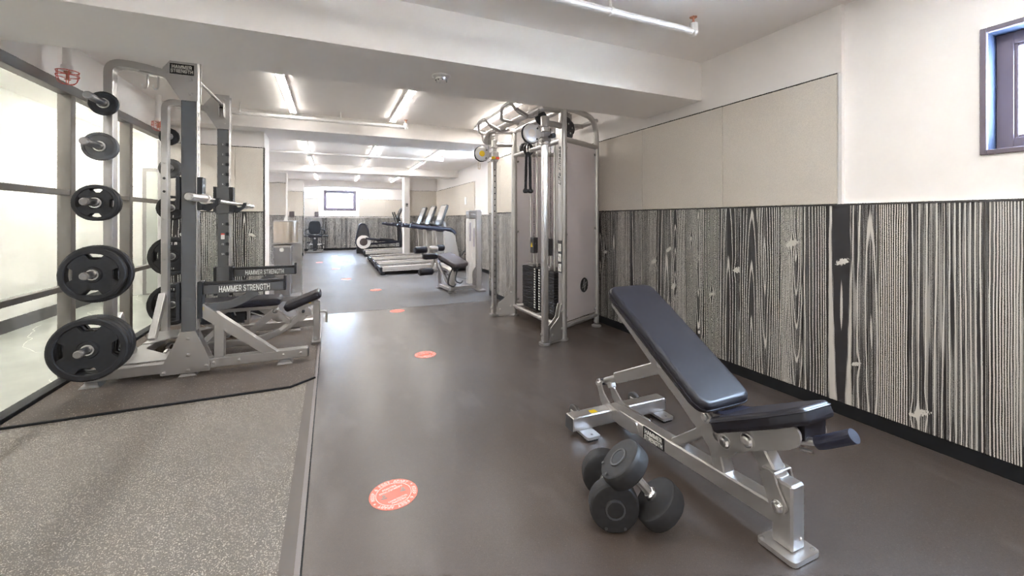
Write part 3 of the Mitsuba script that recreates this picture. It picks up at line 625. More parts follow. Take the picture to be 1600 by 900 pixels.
# plates on the pegs
def plate_mesh(R, t, cut):
    hub = .0265
    prof = [(R * .80, -t * .38), (R * .83, -t / 2), (R * .95, -t / 2), (R, -t * .36), (R, t * .36), (R * .95, t / 2), (R * .83, t / 2), (R * .80, t * .38), (R * .80, -t * .38)]
    rim = trimesh.creation.revolve(np.array(prof), sections=64)
    web = Point(0, 0).buffer(R * .82, quad_segs=16).difference(Point(0, 0).buffer(hub, quad_segs=6))
    if cut:
        for a in (88, 178, 268, 358):
            a = math.radians(a); o, i = R * .815, R * .60; ho, hi_ = math.radians(22), math.radians(17)
            web = web.difference(Polygon([(o * math.cos(a + f * ho), o * math.sin(a + f * ho)) for f in np.linspace(-1, 1, 7)] + [(i * math.cos(a + hi_), i * math.sin(a + hi_)), (i * math.cos(a - hi_), i * math.sin(a - hi_))]))
    w = trimesh.creation.extrude_polygon(web, t * .56, engine='earcut'); w.apply_translation([0, 0, -t * .28])
    boss = trimesh.creation.revolve(np.array([(hub, -t / 2), (R * .2 + .012, -t / 2), (R * .2 + .018, -t * .28), (R * .2 + .018, t * .28), (R * .2 + .012, t / 2), (hub, t / 2), (hub, -t / 2)]), sections=40)
    return cat([rim, w, boss])
def plate(z, y, R, t, cut, label, group, near=True, mat='rubber', drop=.003):
    Y = y if near else 2 * YC - y
    k = thing('weight_plate', label, 'weight plate', group)
    m = plate_mesh(R, t, cut); m.apply_transform(trimesh.transformations.rotation_matrix(math.pi / 2, [1, 0, 0])); m.apply_translation((-1.397, Y, z - drop))
    add('disc', m, mat, k, smooth=28)
    f = Y - t / 2 - .001
    add('hub_ring', lathe([(.0255, 0), (.034, 0), (.034, .003), (.0255, .003), (.0255, 0)], (-1.397, f + .001, z - drop), (0, -1, 0), 32), 'steel', k)
names = ['lowest', 'second lowest', 'middle', 'second highest', 'top']
STACK = [[(.198, .042, True)] * 3, [(.168, .040, True), (.186, .040, True)], [(.117, .034, True)] * 2, [(.092, .026, False), (.088, .026, False)], [(.079, .024, False)]]
FRONT = [3.42, 3.475, 3.51, 3.565, 3.615]
for near in (True, False):
    for i, (st_, f) in enumerate(zip(STACK, FRONT)):
        y = f
        for j, (R, t, cut) in enumerate(st_):
            pos = 'lone' if len(st_) == 1 else ('outer' if j == 0 else 'inner' if j == len(st_) - 1 else 'middle')
            side = 'near' if near else 'far'
            size = ['largest', 'large', 'medium', 'small', 'smallest'][i]
            plate(PEGZ[i], y + t / 2, R, t - .001, cut, f'{size} black weight plate, {pos} on the {names[i]} peg of the rack\'s {side} side', 'black weight plates on the rack pegs', near, 'rubber_grey' if i == 3 else 'rubber')
            y += t + (.012 if i == 1 else .002)

# ---------------------------------------------------------------- bench inside the rack
def rack_bench():
    k = thing('rack_bench', 'silver multi-position bench with black pads lying flat inside the squat rack', 'weight bench')
    Y = 4.25
    add('back_pad', pad(rrect(.72, .27, .045), .068, .024, mat4((1, 0, 0), (0, 1, 0), (0, 0, 1), (-.77, Y, .425))), 'vinyl', k, smooth=40)
    add('back_rail', box((-1.08, Y - .03, .345), (-.44, Y + .03, .388), .004), 'silver', k)
    a, b = np.array((-.375, Y, .352)), np.array((-.098, Y, .462)); u = (b - a) / np.linalg.norm(b - a); n = np.cross(u, (0, 1, 0)); L = np.linalg.norm(b - a)
    add('seat_pad', pad(rrect(L + .02, .25, .04), .066, .026, mat4(u, (0, 1, 0), n, (a + b) / 2)), 'vinyl', k, smooth=40)
    add('seat_rail', beam((-.30, Y, .325), (-.115, Y, .40), .05, .045), 'silver', k)
    add('front_post', box((-.155, Y - .03, .035), (-.098, Y + .03, .392), .004), 'silver', k)
    add('front_foot', cat([box((-.165, Y - .11, .022), (-.092, Y + .11, .036), .002), box((-.155, Y - .10, MZ), (-.10, Y - .06, .023)), box((-.155, Y + .06, MZ), (-.10, Y + .10, .023))]), 'silver_dark', k)
    add('handle', tube([(-.10, Y, .288), (-.042, Y, .285), (-.042, Y, .18)], .0095, 10, .02), 'silver', k, smooth=40)
    add('frame_tube', sweep(smoothpath([(-.95, Y, .07), (-.58, Y, .075), (-.36, Y, .17), (-.19, Y, .33)], .2, 8), rect(.055, .055), (0, 1, 0)), 'silver', k, smooth=30)
    add('frame_label', beam((-.425, Y - .0285, .155), (-.345, Y - .0285, .215), .002, .03, 0), 'white_print', k)
    hp = rnd([(-.30, .315), (-.195, .345), (-.165, .275), (-.25, .215), (-.275, .25)], .012)
    hp = hp.difference(unary_union([Point(x, z).buffer(.009) for x, z in ((-.262, .298), (-.235, .278), (-.208, .258))]))
    add('adjuster_plate', extr(hp, 'y', Y - .033, .008), 'silver', k); add('adjuster_knob', rod((-.235, Y - .036, .310), (-.235, Y - .07, .310), .012), 'black_paint', k)
    add('adjuster_label', box((-.205, Y - .0315, .375), (-.175, Y - .0295, .40)), 'yellow_label', k)
    def link(p, q, yy, w=.055): return extr(unary_union([LineString([p, q]).buffer(w / 2, quad_segs=5)]), 'y', yy, .04)
    add('link', link((-.69, .125), (-.455, .335), Y - .03), 'silver', k); add('link', link((-.455, .335), (-.36, .235), Y - .055, .045), 'silver', k)
    add('link', beam((-1.10, Y, .335), (-.69, Y, .125), .045, .05), 'silver', k)
    for x, z in ((-.69, .125), (-.455, .335)): add('bolt', bolt((x, Y - .076 if x > -.5 else Y - .05, z), (0, -1, 0), .018), 'silver_dark', k)
    add('lever', tube([(-.645, Y - .04, .335), (-.55, Y - .04, .29), (-.53, Y - .04, .30)], .007, 8, .01), 'chrome', k)
    teeth = [(-1.02, .27), (-1.02, .345)] 
    for i in range(3): x = -1.0 + .095 * i; teeth += [(x, .345), (x + .02, .335), (x + .03, .30), (x + .055, .295), (x + .07, .335)]
    teeth += [(-.69, .34), (-.69, .255)]
    add('ladder_plate', extr(Polygon(teeth).buffer(.001), 'y', Y - .05, .012), 'black_paint', k); add('ladder_plate', extr(Polygon(teeth).buffer(.001), 'y', Y + .05, .012), 'black_paint', k)
    add('rear_beam', box((-1.20, Y - .28, .03), (-1.14, Y + .28, .09), .004), 'silver', k); add('rear_post', beam((-1.165, Y, .09), (-1.08, Y, .36), .05, .05), 'silver', k)
    for q in (-.24, .24): add('rubber_foot', box((-1.195, Y + q - .03, MZ), (-1.145, Y + q + .03, .031)), 'rubber', k)
    add('spine', box((-1.16, Y - .03, .04), (-.90, Y + .03, .098), .004), 'silver', k)
rack_bench()

# ---------------------------------------------------------------- cable station
CS = thing('cable_station', 'tall silver dual cable station with frosted side panels and two weight stacks', 'cable machine')
def cable_station():
    k = CS
    C1, C2, B1, B2 = np.array((2.015, 3.405, 0)), np.array((1.995, 4.50, 0)), np.array((2.60, 3.69, 0)), np.array((2.60, 4.23, 0))
    z = lambda p, h: p + (0, 0, h)
    ov = np.array(rnd(Polygon([(-.03, -.048), (.03, -.048), (.03, .048), (-.03, .048)]), .026, 4).exterior.coords)[:-1]
    near_rail = smoothpath([z(C1, .05), z(C1, 2.205), z(C1 + (B1 - C1) * .35, 2.225), z(B1, 2.20), z(B1, .05)], .30, 10)
    # columns with the rail that curves over to the back post
    add('column', sweep(np.array([z(C1, .02), z(C1, 2.225)]), ov, (0, 1, 0)), 'silver', k, smooth=30)
    add('column', rod(z(C2, .02), z(C2, 2.225), .033, 20), 'silver', k, smooth=30)
    for c, b in ((C1, B1), (C2, B2)):
        pts = smoothpath([z(c, 2.205), z(c + (b - c) * .3, 2.225), z(b, 2.215), z(b, .04)], .30, 12)
        add('curved_rail', sweep(pts, circ(.028, 14)), 'silver', k, smooth=35)
        d = (b - c) / np.linalg.norm(b - c)
        add('cross_rail', rod(z(c, 1.915), z(b, 1.915), .026, 16), 'silver', k, smooth=35)
        add('cross_rail', rod(z(c, .125), z(b, .125), .024, 16), 'silver', k, smooth=35)
        for p, r in ((c, .055), (b, .05)):
            add('foot', lathe([(0, 0), (r, 0), (r, .014), (r * .8, .022), (.03, .028), (0, .028)], p, (0, 0, 1), 28), 'silver_dark', k)
        q = [z(c + d * .035, .16), z(b - d * .03, .16), z(b - d * .03, 1.885), z(c + d * .035, 1.885)]
        n = np.cross(d, (0, 0, 1)) * .003
        p = add('side_panel', cat([hull([x + n for x in q] + [x - n for x in q])]), 'frosted', k)
        for t, h in ((.07, .20), (.93, .20), (.07, 1.0), (.93, 1.05), (.07, 1.83), (.93, 1.83)):
            for sgn in (-1, 1): add('panel_clip', lathe([(0, 0), (.013, 0), (.013, .012), (.008, .016), (0, .016)], z(c + (b - c) * t, h) + n * sgn, n * sgn, 10), 'silver_dark', p)
    n1 = np.cross((B1 - C1) / np.linalg.norm(B1 - C1), (0, 0, 1)); n1 /= np.linalg.norm(n1); r1 = (B1 - C1) / np.linalg.norm(B1 - C1)
    if n1[1] > 0: n1 = -n1
    # round emblem on the near side panel: dark disc with a pale broken stroke
    oc = z(C1 + (B1 - C1) * .60, .475) + n1 * .004
    em = add('emblem', lathe([(0, 0), (.075, 0), (.075, .002), (0, .002)], oc, n1, 40), 'black_paint', k, label='dark round emblem with a broken pale stroke')
    def flat(pts): 
        m = trimesh.creation.extrude_polygon(Polygon(pts), .001, engine='earcut'); m.apply_transform(mat4(r1, (0, 0, 1), np.cross(r1, (0, 0, 1)), oc + n1 * .0022)); return m
    add('stroke', cat([flat([(-.008, .058), (.006, .058), (-.016, .004), (.0, .012), (-.004, .0), (-.034, -.014)]), flat([(.004, -.006), (.034, .012), (.014, -.022), (.008, -.058), (-.004, -.058), (.004, -.02)]), flat([(-.05, -.022), (.0, -.012), (.0, -.02), (-.05, -.03)]), flat([(.0, .018), (.05, .03), (.05, .022), (.0, .010)])]), 'silver', em)
    # back panel and the rails that tie both sides together
    for a, b, h, r in ((C1, C2, 2.19, .026), (C1, C2, 1.90, .024), (C1, C2, .115, .024), (B1, B2, 2.20, .024), (B1, B2, .125, .024)):
        add('tie_rail', rod(z(a, h), z(b, h), r, 16), 'silver', k, smooth=35)
    add('back_panel', box((2.592, 3.72, .16), (2.598, 4.20, 1.9)), 'frosted', k)
    m = (C1 + C2) / 2
    add('centre_post', box((2.27, 3.915, .1), (2.31, 3.995, 2.17), .004), 'silver', k)
    add('top_rail', rod((2.01, 3.955, 2.19), (2.60, 3.955, 2.19), .026, 16), 'silver', k, smooth=35)
    add('base_rail', rod((2.01, 3.955, .115), (2.60, 3.955, .115), .024, 16), 'silver', k, smooth=35)
    # the two weight stacks with guide rods
    for s, (y0, y1) in enumerate(((4.10, 4.46), (3.70, 4.06))):
        st_ = add('stack_base', box((2.09, y0, .122), (2.21, y1, .145), .002), 'black_paint', k)
        for yy in (y0 + .10, y1 - .10): add('guide_rod', rod((2.15, yy, .14), (2.15, yy, 2.16), .010, 12), 'chrome', k, smooth=40)
        for i in range(16):
            z0 = .147 + .0285 * i
            add('weight_plate', box((2.085, y0, z0), (2.215, y1, z0 + .0265), .003), 'black_paint', k)
            yt = y0 + .035 if s == 0 else y1 - .035
            add('weight_tag', box((2.082, yt - .016, z0 + .006), (2.0855, yt + .016, z0 + .020)), 'white_print', k)
        yc = (y0 + y1) / 2
        add('stack_head', box((2.10, yc - .07, .605), (2.20, yc + .07, .64), .004), 'silver_dark', k)
        add('selector_stem', rod((2.15, yc, .64), (2.15, yc, .80), .009, 12), 'chrome', k)
        sh = add('increment_block', box((2.09, yc - .10 if s == 0 else yc - .05, .76), (2.15, yc - .02 if s == 0 else yc + .03, .94), .006), 'dark_gray', k)
        yb = yc - .06 if s == 0 else yc - .01
        add('warning_label', extr(Polygon([(yb - .025, .83), (yb + .025, .83), (yb, .885)]), 'x', 2.0885, .002), 'yellow_label', sh)
        add('cable', rod((2.15, yc, .80), (2.15, yc, 2.12), .003, 8), 'black_paint', k)
    # adjustable pulley posts out in front
    for s, (px, py, c, sg) in enumerate(((1.785, 3.335, C1, 1), (1.765, 4.57, C2, -1))):
        w = .026
        sq = np.array(rect(2 * w, 2 * w, .008)); post = sweep(np.array([(px, py, .03), (px, py, 2.02)]), sq, (0, 1, 0))
        po = add('pulley_post', post, 'steel', k, smooth=30)
        for i in range(22):
            add('hole', lathe([(0, 0), (.008, 0), (.008, .0012), (0, .0012)], (px, py + sg * w, .26 + .07 * i), (0, sg, 0), 8), 'black_base', po)
        add('post_foot', extr(rnd([(px - .05, py - .05), (px + .05, py - .05), (px + .05, py + .05), (px - .05, py + .05)], .03), 'z', .012, .022), 'silver_dark', k)
        d = np.array((c[0] - px, c[1] - py, 0)); L = np.linalg.norm(d); d /= L
        add('post_arm', rod((px, py, 2.03), z(c, 2.03), .028, 18), 'silver', k, smooth=35); add('post_cap', rod((px, py, 1.985), (px, py, 2.085), .040, 20, ch=.006), 'silver', k, smooth=35)
        # wavy bracket plates at the foot
        prof = [(0, 0), (L * .95, 0), (L * .95, .33), (L * .80, .335), (L * .72, .29), (L * .64, .21), (L * .42, .165), (L * .22, .13), (.04, .10), (.025, .02)]
        for o in (-.022, .022):
            nn = np.cross(d, (0, 0, 1)); mm = trimesh.creation.extrude_polygon(rnd(Polygon(prof), .012), .008, engine='earcut')
            mm.apply_transform(mat4(d, (0, 0, 1), np.cross(d, (0, 0, 1)), np.array((px, py, .022)) + nn * o)); br = add('foot_bracket', mm, 'silver', k)
            for t, h in ((.30, .06), (.82, .10), (.84, .26)): add('bolt', bolt(np.array((px, py, .022 + h)) + d * L * t + nn * (o + (.008 if o > 0 else .0)), nn * (1 if o > 0 else -1), .012), 'chrome', br)
        add('foot_strip', beam((px, py, .010), z(c, .010), .06, .014, .003), 'silver', k)
        add('knob', bolt((px - .03, py, .10), (-1, 0, 0), .014, .014), 'chrome', k)
        # sliding carriage with its pulley housing
        ch = 1.90 if s == 0 else 1.90
        ca = add('carriage', box((px - .045, py - .05, ch - .06), (px + .045, py + .05, ch + .045), .012), 'silver_dark' if s == 0 else 'silver', k)
        add('carriage_collar', rod((px, py, ch - .075), (px, py, ch - .05), .05, 24), 'silver', ca)
        add('pop_pin', cat([rod((px + .02, py + .0, ch - .01), (px + .02, py - sg * .11, ch - .01), .012), rod((px + .02, py - sg * .10, ch - .01), (px + .02, py - sg * .13, ch - .01), .022)]), 'black_paint', ca)
        if s: add('pin_label', box((px - .05, py - .056, ch - .05), (px - .005, py - .051, ch - .02)), 'yellow_label', ca); add('pin_label', box((px + .005, py - .056, ch - .05), (px + .045, py - .051, ch - .02)), 'red_label', ca)
        hx, hy, hz = px - .155, py - (.03 if s == 0 else 0), ch + .01
        hs = add('pulley_housing', cat([lathe([(0, -.03), (.07, -.03), (.086, -.022), (.086, -.012), (.0, -.012)], (hx, hy, hz), (0, -1, 0), 40), lathe([(0, .012), (.086, .012), (.086, .022), (.07, .03), (0, .03)], (hx, hy, hz), (0, -1, 0), 40)]), 'machine_silver', ca, smooth=35)
        add('pulley_wheel', lathe([(0, -.011), (.092, -.011), (.083, 0), (.092, .011), (0, .011)], (hx, hy, hz), (0, 1, 0), 40), 'black_paint', ca, smooth=30)
        add('round_label', lathe([(0, 0), (.034, 0), (.034, .0015), (0, .0015)], (hx - .005, hy - .0305, hz), (0, -1, 0), 28), 'yellow_label' if s else 'brushed_brass', ca)
        for a, b in ((.05, .045), (.045, -.05)): add('bolt', bolt((hx + a, hy - .029, hz + b), (0, -1, 0), .008, .005), 'dark_gray', ca)
        add('pulley_neck', box((hx + .05, hy - .022, hz - .03), (px - .03, hy + .022, hz + .02), .006), 'silver', ca)
        add('cable', rod((hx + .08, hy, hz + .02), (px - .06, py, 2.15), .0025, 6), 'black_paint', k)
        add('snap_hook', tube([(hx - .03, hy, hz - .09), (hx - .042, hy, hz - .11), (hx - .042, hy, hz - .17), (hx - .028, hy, hz - .185), (hx - .016, hy, hz - .17), (hx - .02, hy, hz - .11)], .004, 8, .012), 'brushed_brass' if s else 'chrome', k)
    # overhead front bar with two pull-up grips and pulleys
    add('front_bar', rod((1.775, 3.30, 2.165), (1.72, 4.82, 2.175), .030, 18, ch=.004), 'silver', k, smooth=35)
    for c in (C1, C2): add('tie_rail', rod(z(c, 2.18), (1.75, c[1], 2.17), .025, 16), 'silver', k, smooth=35)
    for y in (3.52, 4.22):
        add('pull_up_grip', tube([(1.80, y, 2.15), (1.73, y, 2.11), (1.60, y, 2.15), (1.52, y, 2.235), (1.52, y + .20, 2.235), (1.60, y + .42, 2.17), (1.80, y + .42, 2.15)], .016, 14, .05), 'silver', k, smooth=40)
        add('grip_sleeve', rod((1.575, y, 2.178), (1.70, y, 2.122), .0185, 16), 'silver_dark', k)
    for p, ax in (((1.86, 3.55, 2.13), (.2, -1, 0)), ((2.12, 3.50, 2.08), (.5, -1, 0)), ((2.20, 3.56, 2.06), (.6, -1, 0)), ((2.16, 3.53, 2.0), (.6, -1, 0)), ((2.05, 4.32, 1.96), (.2, -1, 0)), ((2.0, 4.12, 1.92), (.2, -1, 0))):
        pu = add('pulley', lathe([(0, -.014), (.062, -.014), (.068, -.010), (.062, 0), (.068, .010), (.062, .014), (0, .014)], p, ax, 36), 'black_paint', k, smooth=30)
        add('axle', lathe([(0, -.02), (.010, -.02), (.010, .02), (0, .02)], p, ax, 12), 'chrome', pu)
        add('pulley_bracket', rod((p[0], p[1], p[2]), (p[0], p[1], 2.20), .010, 10), 'silver_dark', k)
    pu = add('pulley', lathe([(0, -.02), (.072, -.02), (.076, 0), (.072, .02), (0, .02)], (1.70, 4.60, 2.10), (.1, -1, 0), 36), 'silver', k, smooth=30)
    # maker's name reading upwards, and the instruction card
    lx = C1[0] - .0315
    lt = words('Life Fitness', .046, (0, 0, 0), (1, 0, 0), (0, 1, 0), .0015, False, .36); lt.vertices[:, 0] += .35 * lt.vertices[:, 1]
    lt.apply_transform(mat4((0, 0, 1), (0, 1, 0), (-1, 0, 0), (lx, C1[1] + .004, 1.66))); add('lettering', lt, 'black_paint', k)
    lab = add('instruction_card', box((lx - .0012, C1[1] - .036, .64), (lx + .002, C1[1] + .036, .945), .0005), 'dark_gray', k, label='narrow dark card with three white boxes')
    for h in (.69, .785, .88): add('card_box', box((lx - .0022, C1[1] - .028, h - .038), (lx - .001, C1[1] + .028, h + .034)), 'white_print', lab)
    for h in (.69, .785, .88):
        for a, b in ((-.012, -.015), (.008, .01), (.0, -.002)): add('card_mark', box((lx - .0027, C1[1] + a - .002, h + b - .01), (lx - .0021, C1[1] + a + .002, h + b + .01)), 'black_paint', lab)
cable_station()
# rope hanging from the near pulley
k = thing('triceps_rope', 'black braided rope handle hanging from the near pulley of the cable station', 'rope attachment')
rx, ry, rz = 1.600, 3.305, 1.722
add('loop', tube([(rx - .018, ry, rz - .04), (rx - .012, ry, rz + .012), (rx + .012, ry, rz + .012), (rx + .018, ry, rz - .04)], .012, 10, .015), 'foam', k, smooth=40)
for s in (-1, 1):
    t = np.linspace(0, 1, 60)
    for ph in (0, 2 * math.pi / 3, 4 * math.pi / 3):
        a = ph + t * 2 * math.pi * 6
        add('strand', sweep(np.c_[rx + s * (.017 + .006 * t) + .0062 * np.cos(a), ry + .0062 * np.sin(a), rz - .03 - .28 * t], circ(.0072, 7)), 'foam', k, smooth=40)
    add('end_knob', lathe([(0, -.02), (.014, -.02), (.025, -.010), (.025, .008), (.015, .018), (0, .018)], (rx + s * .023, ry, rz - .325), (0, 0, -1), 20), 'rubber', k, smooth=35)

# ---------------------------------------------------------------- leg machine
def leg_machine():
    k = thing('leg_machine', 'seated leg machine with brown pad and black rollers in front of the treadmills', 'leg machine')
    sil = 'silver'
    # tower with the weight stack behind a shroud
    add('tower_post', box((2.135, 6.33, .02), (2.235, 6.44, 1.295), .012), sil, k)
    add('shroud', box((2.02, 6.37, .10), (2.085, 6.52, 1.16), .012), 'white_paint', k); add('shroud', box((2.075, 6.36, .10), (2.15, 6.50, 1.16), .012), 'white_paint', k)
    cp = add('tower_cap', box((2.02, 6.345, 1.15), (2.20, 6.52, 1.285), .014), 'silver_dark', k)
    add('cap_lettering', words('Life Fitness', .018, (2.09, 6.3435, 1.225), (1, 0, 0), (0, 0, 1), .001, True, .08), 'white_print', cp)
    for x, h0 in ((2.048, .93), (2.11, .84)):
        c = add('instruction_card', box((x - .014, 6.355 if x > 2.06 else 6.366, h0 - .14), (x + .014, 6.3595 if x > 2.06 else 6.3695, h0 + .16)), 'card_grey', k)
    add('shroud_guard', extr(rnd([(2.08, .08), (2.16, .08), (2.16, .42), (2.08, .30)], .02), 'y', 6.345, .01), 'silver_dark', k)
    add('tower_base', box((2.13, 6.16, .0), (2.24, 6.62, .03), .006), sil, k)
    # frame
    add('base_bar', beam((1.70, 6.30, .06), (2.16, 6.38, .06), .06, .06, .006), sil, k)
    add('front_leg', sweep(smoothpath([(1.715, 6.27, .03), (1.725, 6.28, .26), (1.70, 6.31, .36), (1.60, 6.38, .40)], .1, 6), rect(.07, .09, .012), (0, 1, 0)), sil, k, smooth=30)
    add('side_bar', beam((1.70, 6.28, .05), (1.66, 6.78, .05), .06, .05, .006), sil, k)
    add('rear_leg', beam((1.655, 6.78, .03), (1.60, 6.76, .56), .05, .06, .006), sil, k)
    add('side_strut', beam((1.60, 6.74, .46), (1.70, 6.42, .12), .04, .05, .005), sil, k)
    for x, y in ((1.715, 6.26), (1.66, 6.78)): add('foot', box((x - .06, y - .04, 0), (x + .06, y + .04, .018), .005), 'silver_dark', k)
    # seat and backrest
    u = np.array((.20, -.46, -.15)); u /= np.linalg.norm(u); v = np.array((1, .28, 0)); v -= u * (u @ v); v /= np.linalg.norm(v)
    add('seat_pad', pad(rrect(.50, .30, .06), .07, .024, mat4(u, v, np.cross(u, v), (1.79, 6.48, .49))), 'vinyl_brown', k, smooth=40)
    add('seat_board', pad(rrect(.46, .27, .05), .02, .006, mat4(u, v, np.cross(u, v), np.array((1.79, 6.48, .49)) - np.cross(u, v) * .05)), 'black_paint', k)
    add('lever_head', rod((1.44, 6.62, .665), (1.58, 6.62, .66), .05, 20, ch=.012), 'silver', k, smooth=35)
    add('lever_arm', tube([(1.50, 6.60, .64), (1.52, 6.60, .50), (1.46, 6.58, .36)], .022, 12), sil, k, smooth=35)
    add('roller_pad', rod((1.20, 6.60, .655), (1.40, 6.64, .655), .056, 24, ch=.014), 'vinyl', k, smooth=35)
    add('roller_pad', rod((1.57, 6.74, .67), (1.72, 6.76, .67), .052, 24, ch=.014), 'vinyl', k, smooth=35)
    add('roller_pad', rod((1.24, 6.42, .325), (1.46, 6.46, .325), .056, 24, ch=.014), 'vinyl', k, smooth=35)
    add('thigh_pad', pad(rrect(.24, .12, .05), .09, .03, mat4((1, .1, 0), (-.1, 1, 0), (0, 0, 1), (1.41, 6.42, .565))), 'vinyl', k, smooth=40)
    add('pivot', rod((1.46, 6.46, .33), (1.54, 6.48, .33), .028, 16), 'silver_dark', k)
    # handles
    for s in (0, 1): add('hand_grip', tube([(1.72 + .2 * s, 6.20 + .30 * s, .40), (1.66 + .2 * s, 6.18 + .30 * s, .30), (1.62 + .2 * s, 6.17 + .30 * s, .15), (1.72 + .2 * s, 6.16 + .3 * s, .10), (1.76 + .2 * s, 6.20 + .30 * s, .14)], .011, 10, .05), 'black_paint', k, smooth=40)
    add('side_handle', tube([(1.98, 6.62, .54), (2.03, 6.64, .62), (2.08, 6.64, .60), (2.08, 6.64, .70)], .012, 10, .03), 'black_paint', k, smooth=40)
    add('cable', rod((1.62, 6.45, .28), (2.05, 6.45, .16), .004, 6), 'black_paint', k)
leg_machine()

# ---------------------------------------------------------------- treadmills
def treadmill(y0, label, x0=.90, z_sc=1.0):
    k = thing('treadmill', label, 'treadmill', 'treadmills in a row')
    y1 = y0 + .86
    P = lambda x, y, z: (x0 + x, y0 + y, z)
    add('deck', box(P(.04, .10, .10), P(1.62, .76, .145), .006), 'black_paint', k)
    add('belt', box(P(.03, .16, .145), P(1.60, .70, .152), .003), 'tread_belt', k)
    add('rear_roller', rod(P(.035, .13, .115), P(.035, .73, .115), .035, 20), 'black_paint', k, smooth=35)
    for s, (a, b) in enumerate(((.0, .115), (.745, .86))):
        prof = rnd([(x0 + .03, .075), (x0 + 1.75, .09), (x0 + 1.75, .205), (x0 + .03, .165)], .02)
        add('side_rail', extr(prof, 'y', y0 + (a + b) / 2, b - a), 'machine_silver', k)
        add('rail_groove', box(P(.06, a - .001, .104), P(1.55, b + .001, .110)), 'silver_dark', k)
        add('end_cap', extr(rnd([(x0 - .015, .06), (x0 + .05, .06), (x0 + .05, .172), (x0 + .0, .165)], .014), 'y', y0 + (a + b) / 2, b - a + .008), 'black_paint', k)
        add('foot', box(P(.02, a + .02, 0), P(.10, b - .02, .07), .006), 'rubber', k); add('foot', box(P(1.5, a + .02, 0), P(1.6, b - .02, .09), .006), 'rubber', k)
        leg = rnd([(x0 + 1.36, .17), (x0 + 1.70, .17), (x0 + 1.56, .84), (x0 + 1.33, .90)], .02)
        add('upright', extr(leg, 'y', y0 + (a + b) / 2, b - a - .03), 'machine_silver', k)
        arm = smoothpath([P(.62, (a + b) / 2, 1.015), P(.75, (a + b) / 2, .985), P(1.30, (a + b) / 2, .93), P(1.50, (a + b) / 2, .92), P(1.58, (a + b) / 2, .82)], .14, 8)
        add('arm_rail', sweep(arm, np.array(rnd(Polygon([(-.045, -.05), (.045, -.05), (.045, .05), (-.045, .05)]), .035, 4).exterior.coords)[:-1], (0, 1, 0)), 'blue_black', k, smooth=40)
    add('motor_hood', hull([P(1.42, .11, .15), P(1.42, .75, .15), P(1.95, .11, .05), P(1.95, .75, .05), P(1.52, .11, .28), P(1.52, .75, .28), P(1.85, .14, .24), P(1.85, .72, .24), P(1.95, .14, .14), P(1.95, .72, .14)]), 'black_paint', k)
    add('front_bar', box(P(1.30, .10, .86), P(1.46, .76, .95), .03), 'blue_black', k)
    u = np.array((.30, 0, .84)); u /= np.linalg.norm(u)
    co = add('console', pad(rrect(.56, .50, .06), .05, .018, mat4((0, 1, 0), u, np.cross((0, 1, 0), u), P(1.375, .43, 1.23))), 'dark_gray', k, smooth=40)
    n = np.cross((0, 1, 0), u); n = n if n[0] < 0 else -n
    add('screen', pad(rrect(.44, .34, .02), .006, .002, mat4((0, 1, 0), u, np.cross((0, 1, 0), u), np.array(P(1.375, .43, 1.23)) + u * .05 + n * .025)), 'screen_pale', co)
    add('keypad', pad(rrect(.44, .07, .02), .006, .002, mat4((0, 1, 0), u, np.cross((0, 1, 0), u), np.array(P(1.375, .43, 1.23)) - u * .20 + n * .025)), 'black_paint', co)
    for y in (.22, .64): add('console_mast', beam(P(1.42, y, .90), P(1.37, y, 1.10), .05, .06, .012, up=(1, 0, 0)), 'silver', k)
    add('hand_grip', tube([P(1.33, .20, .93), P(1.16, .22, 1.03), P(1.12, .43, 1.06), P(1.16, .64, 1.03), P(1.33, .66, .93)], .02, 12, .08), 'black_paint', k, smooth=40)
treadmill(8.75, 'silver and black treadmill nearest the camera, right behind the leg machine')
treadmill(9.85, 'second treadmill of the row, behind the nearest one')
treadmill(10.95, 'third treadmill of the row, in front of the white column')
treadmill(13.3, 'farthest treadmill, partly behind the white column')

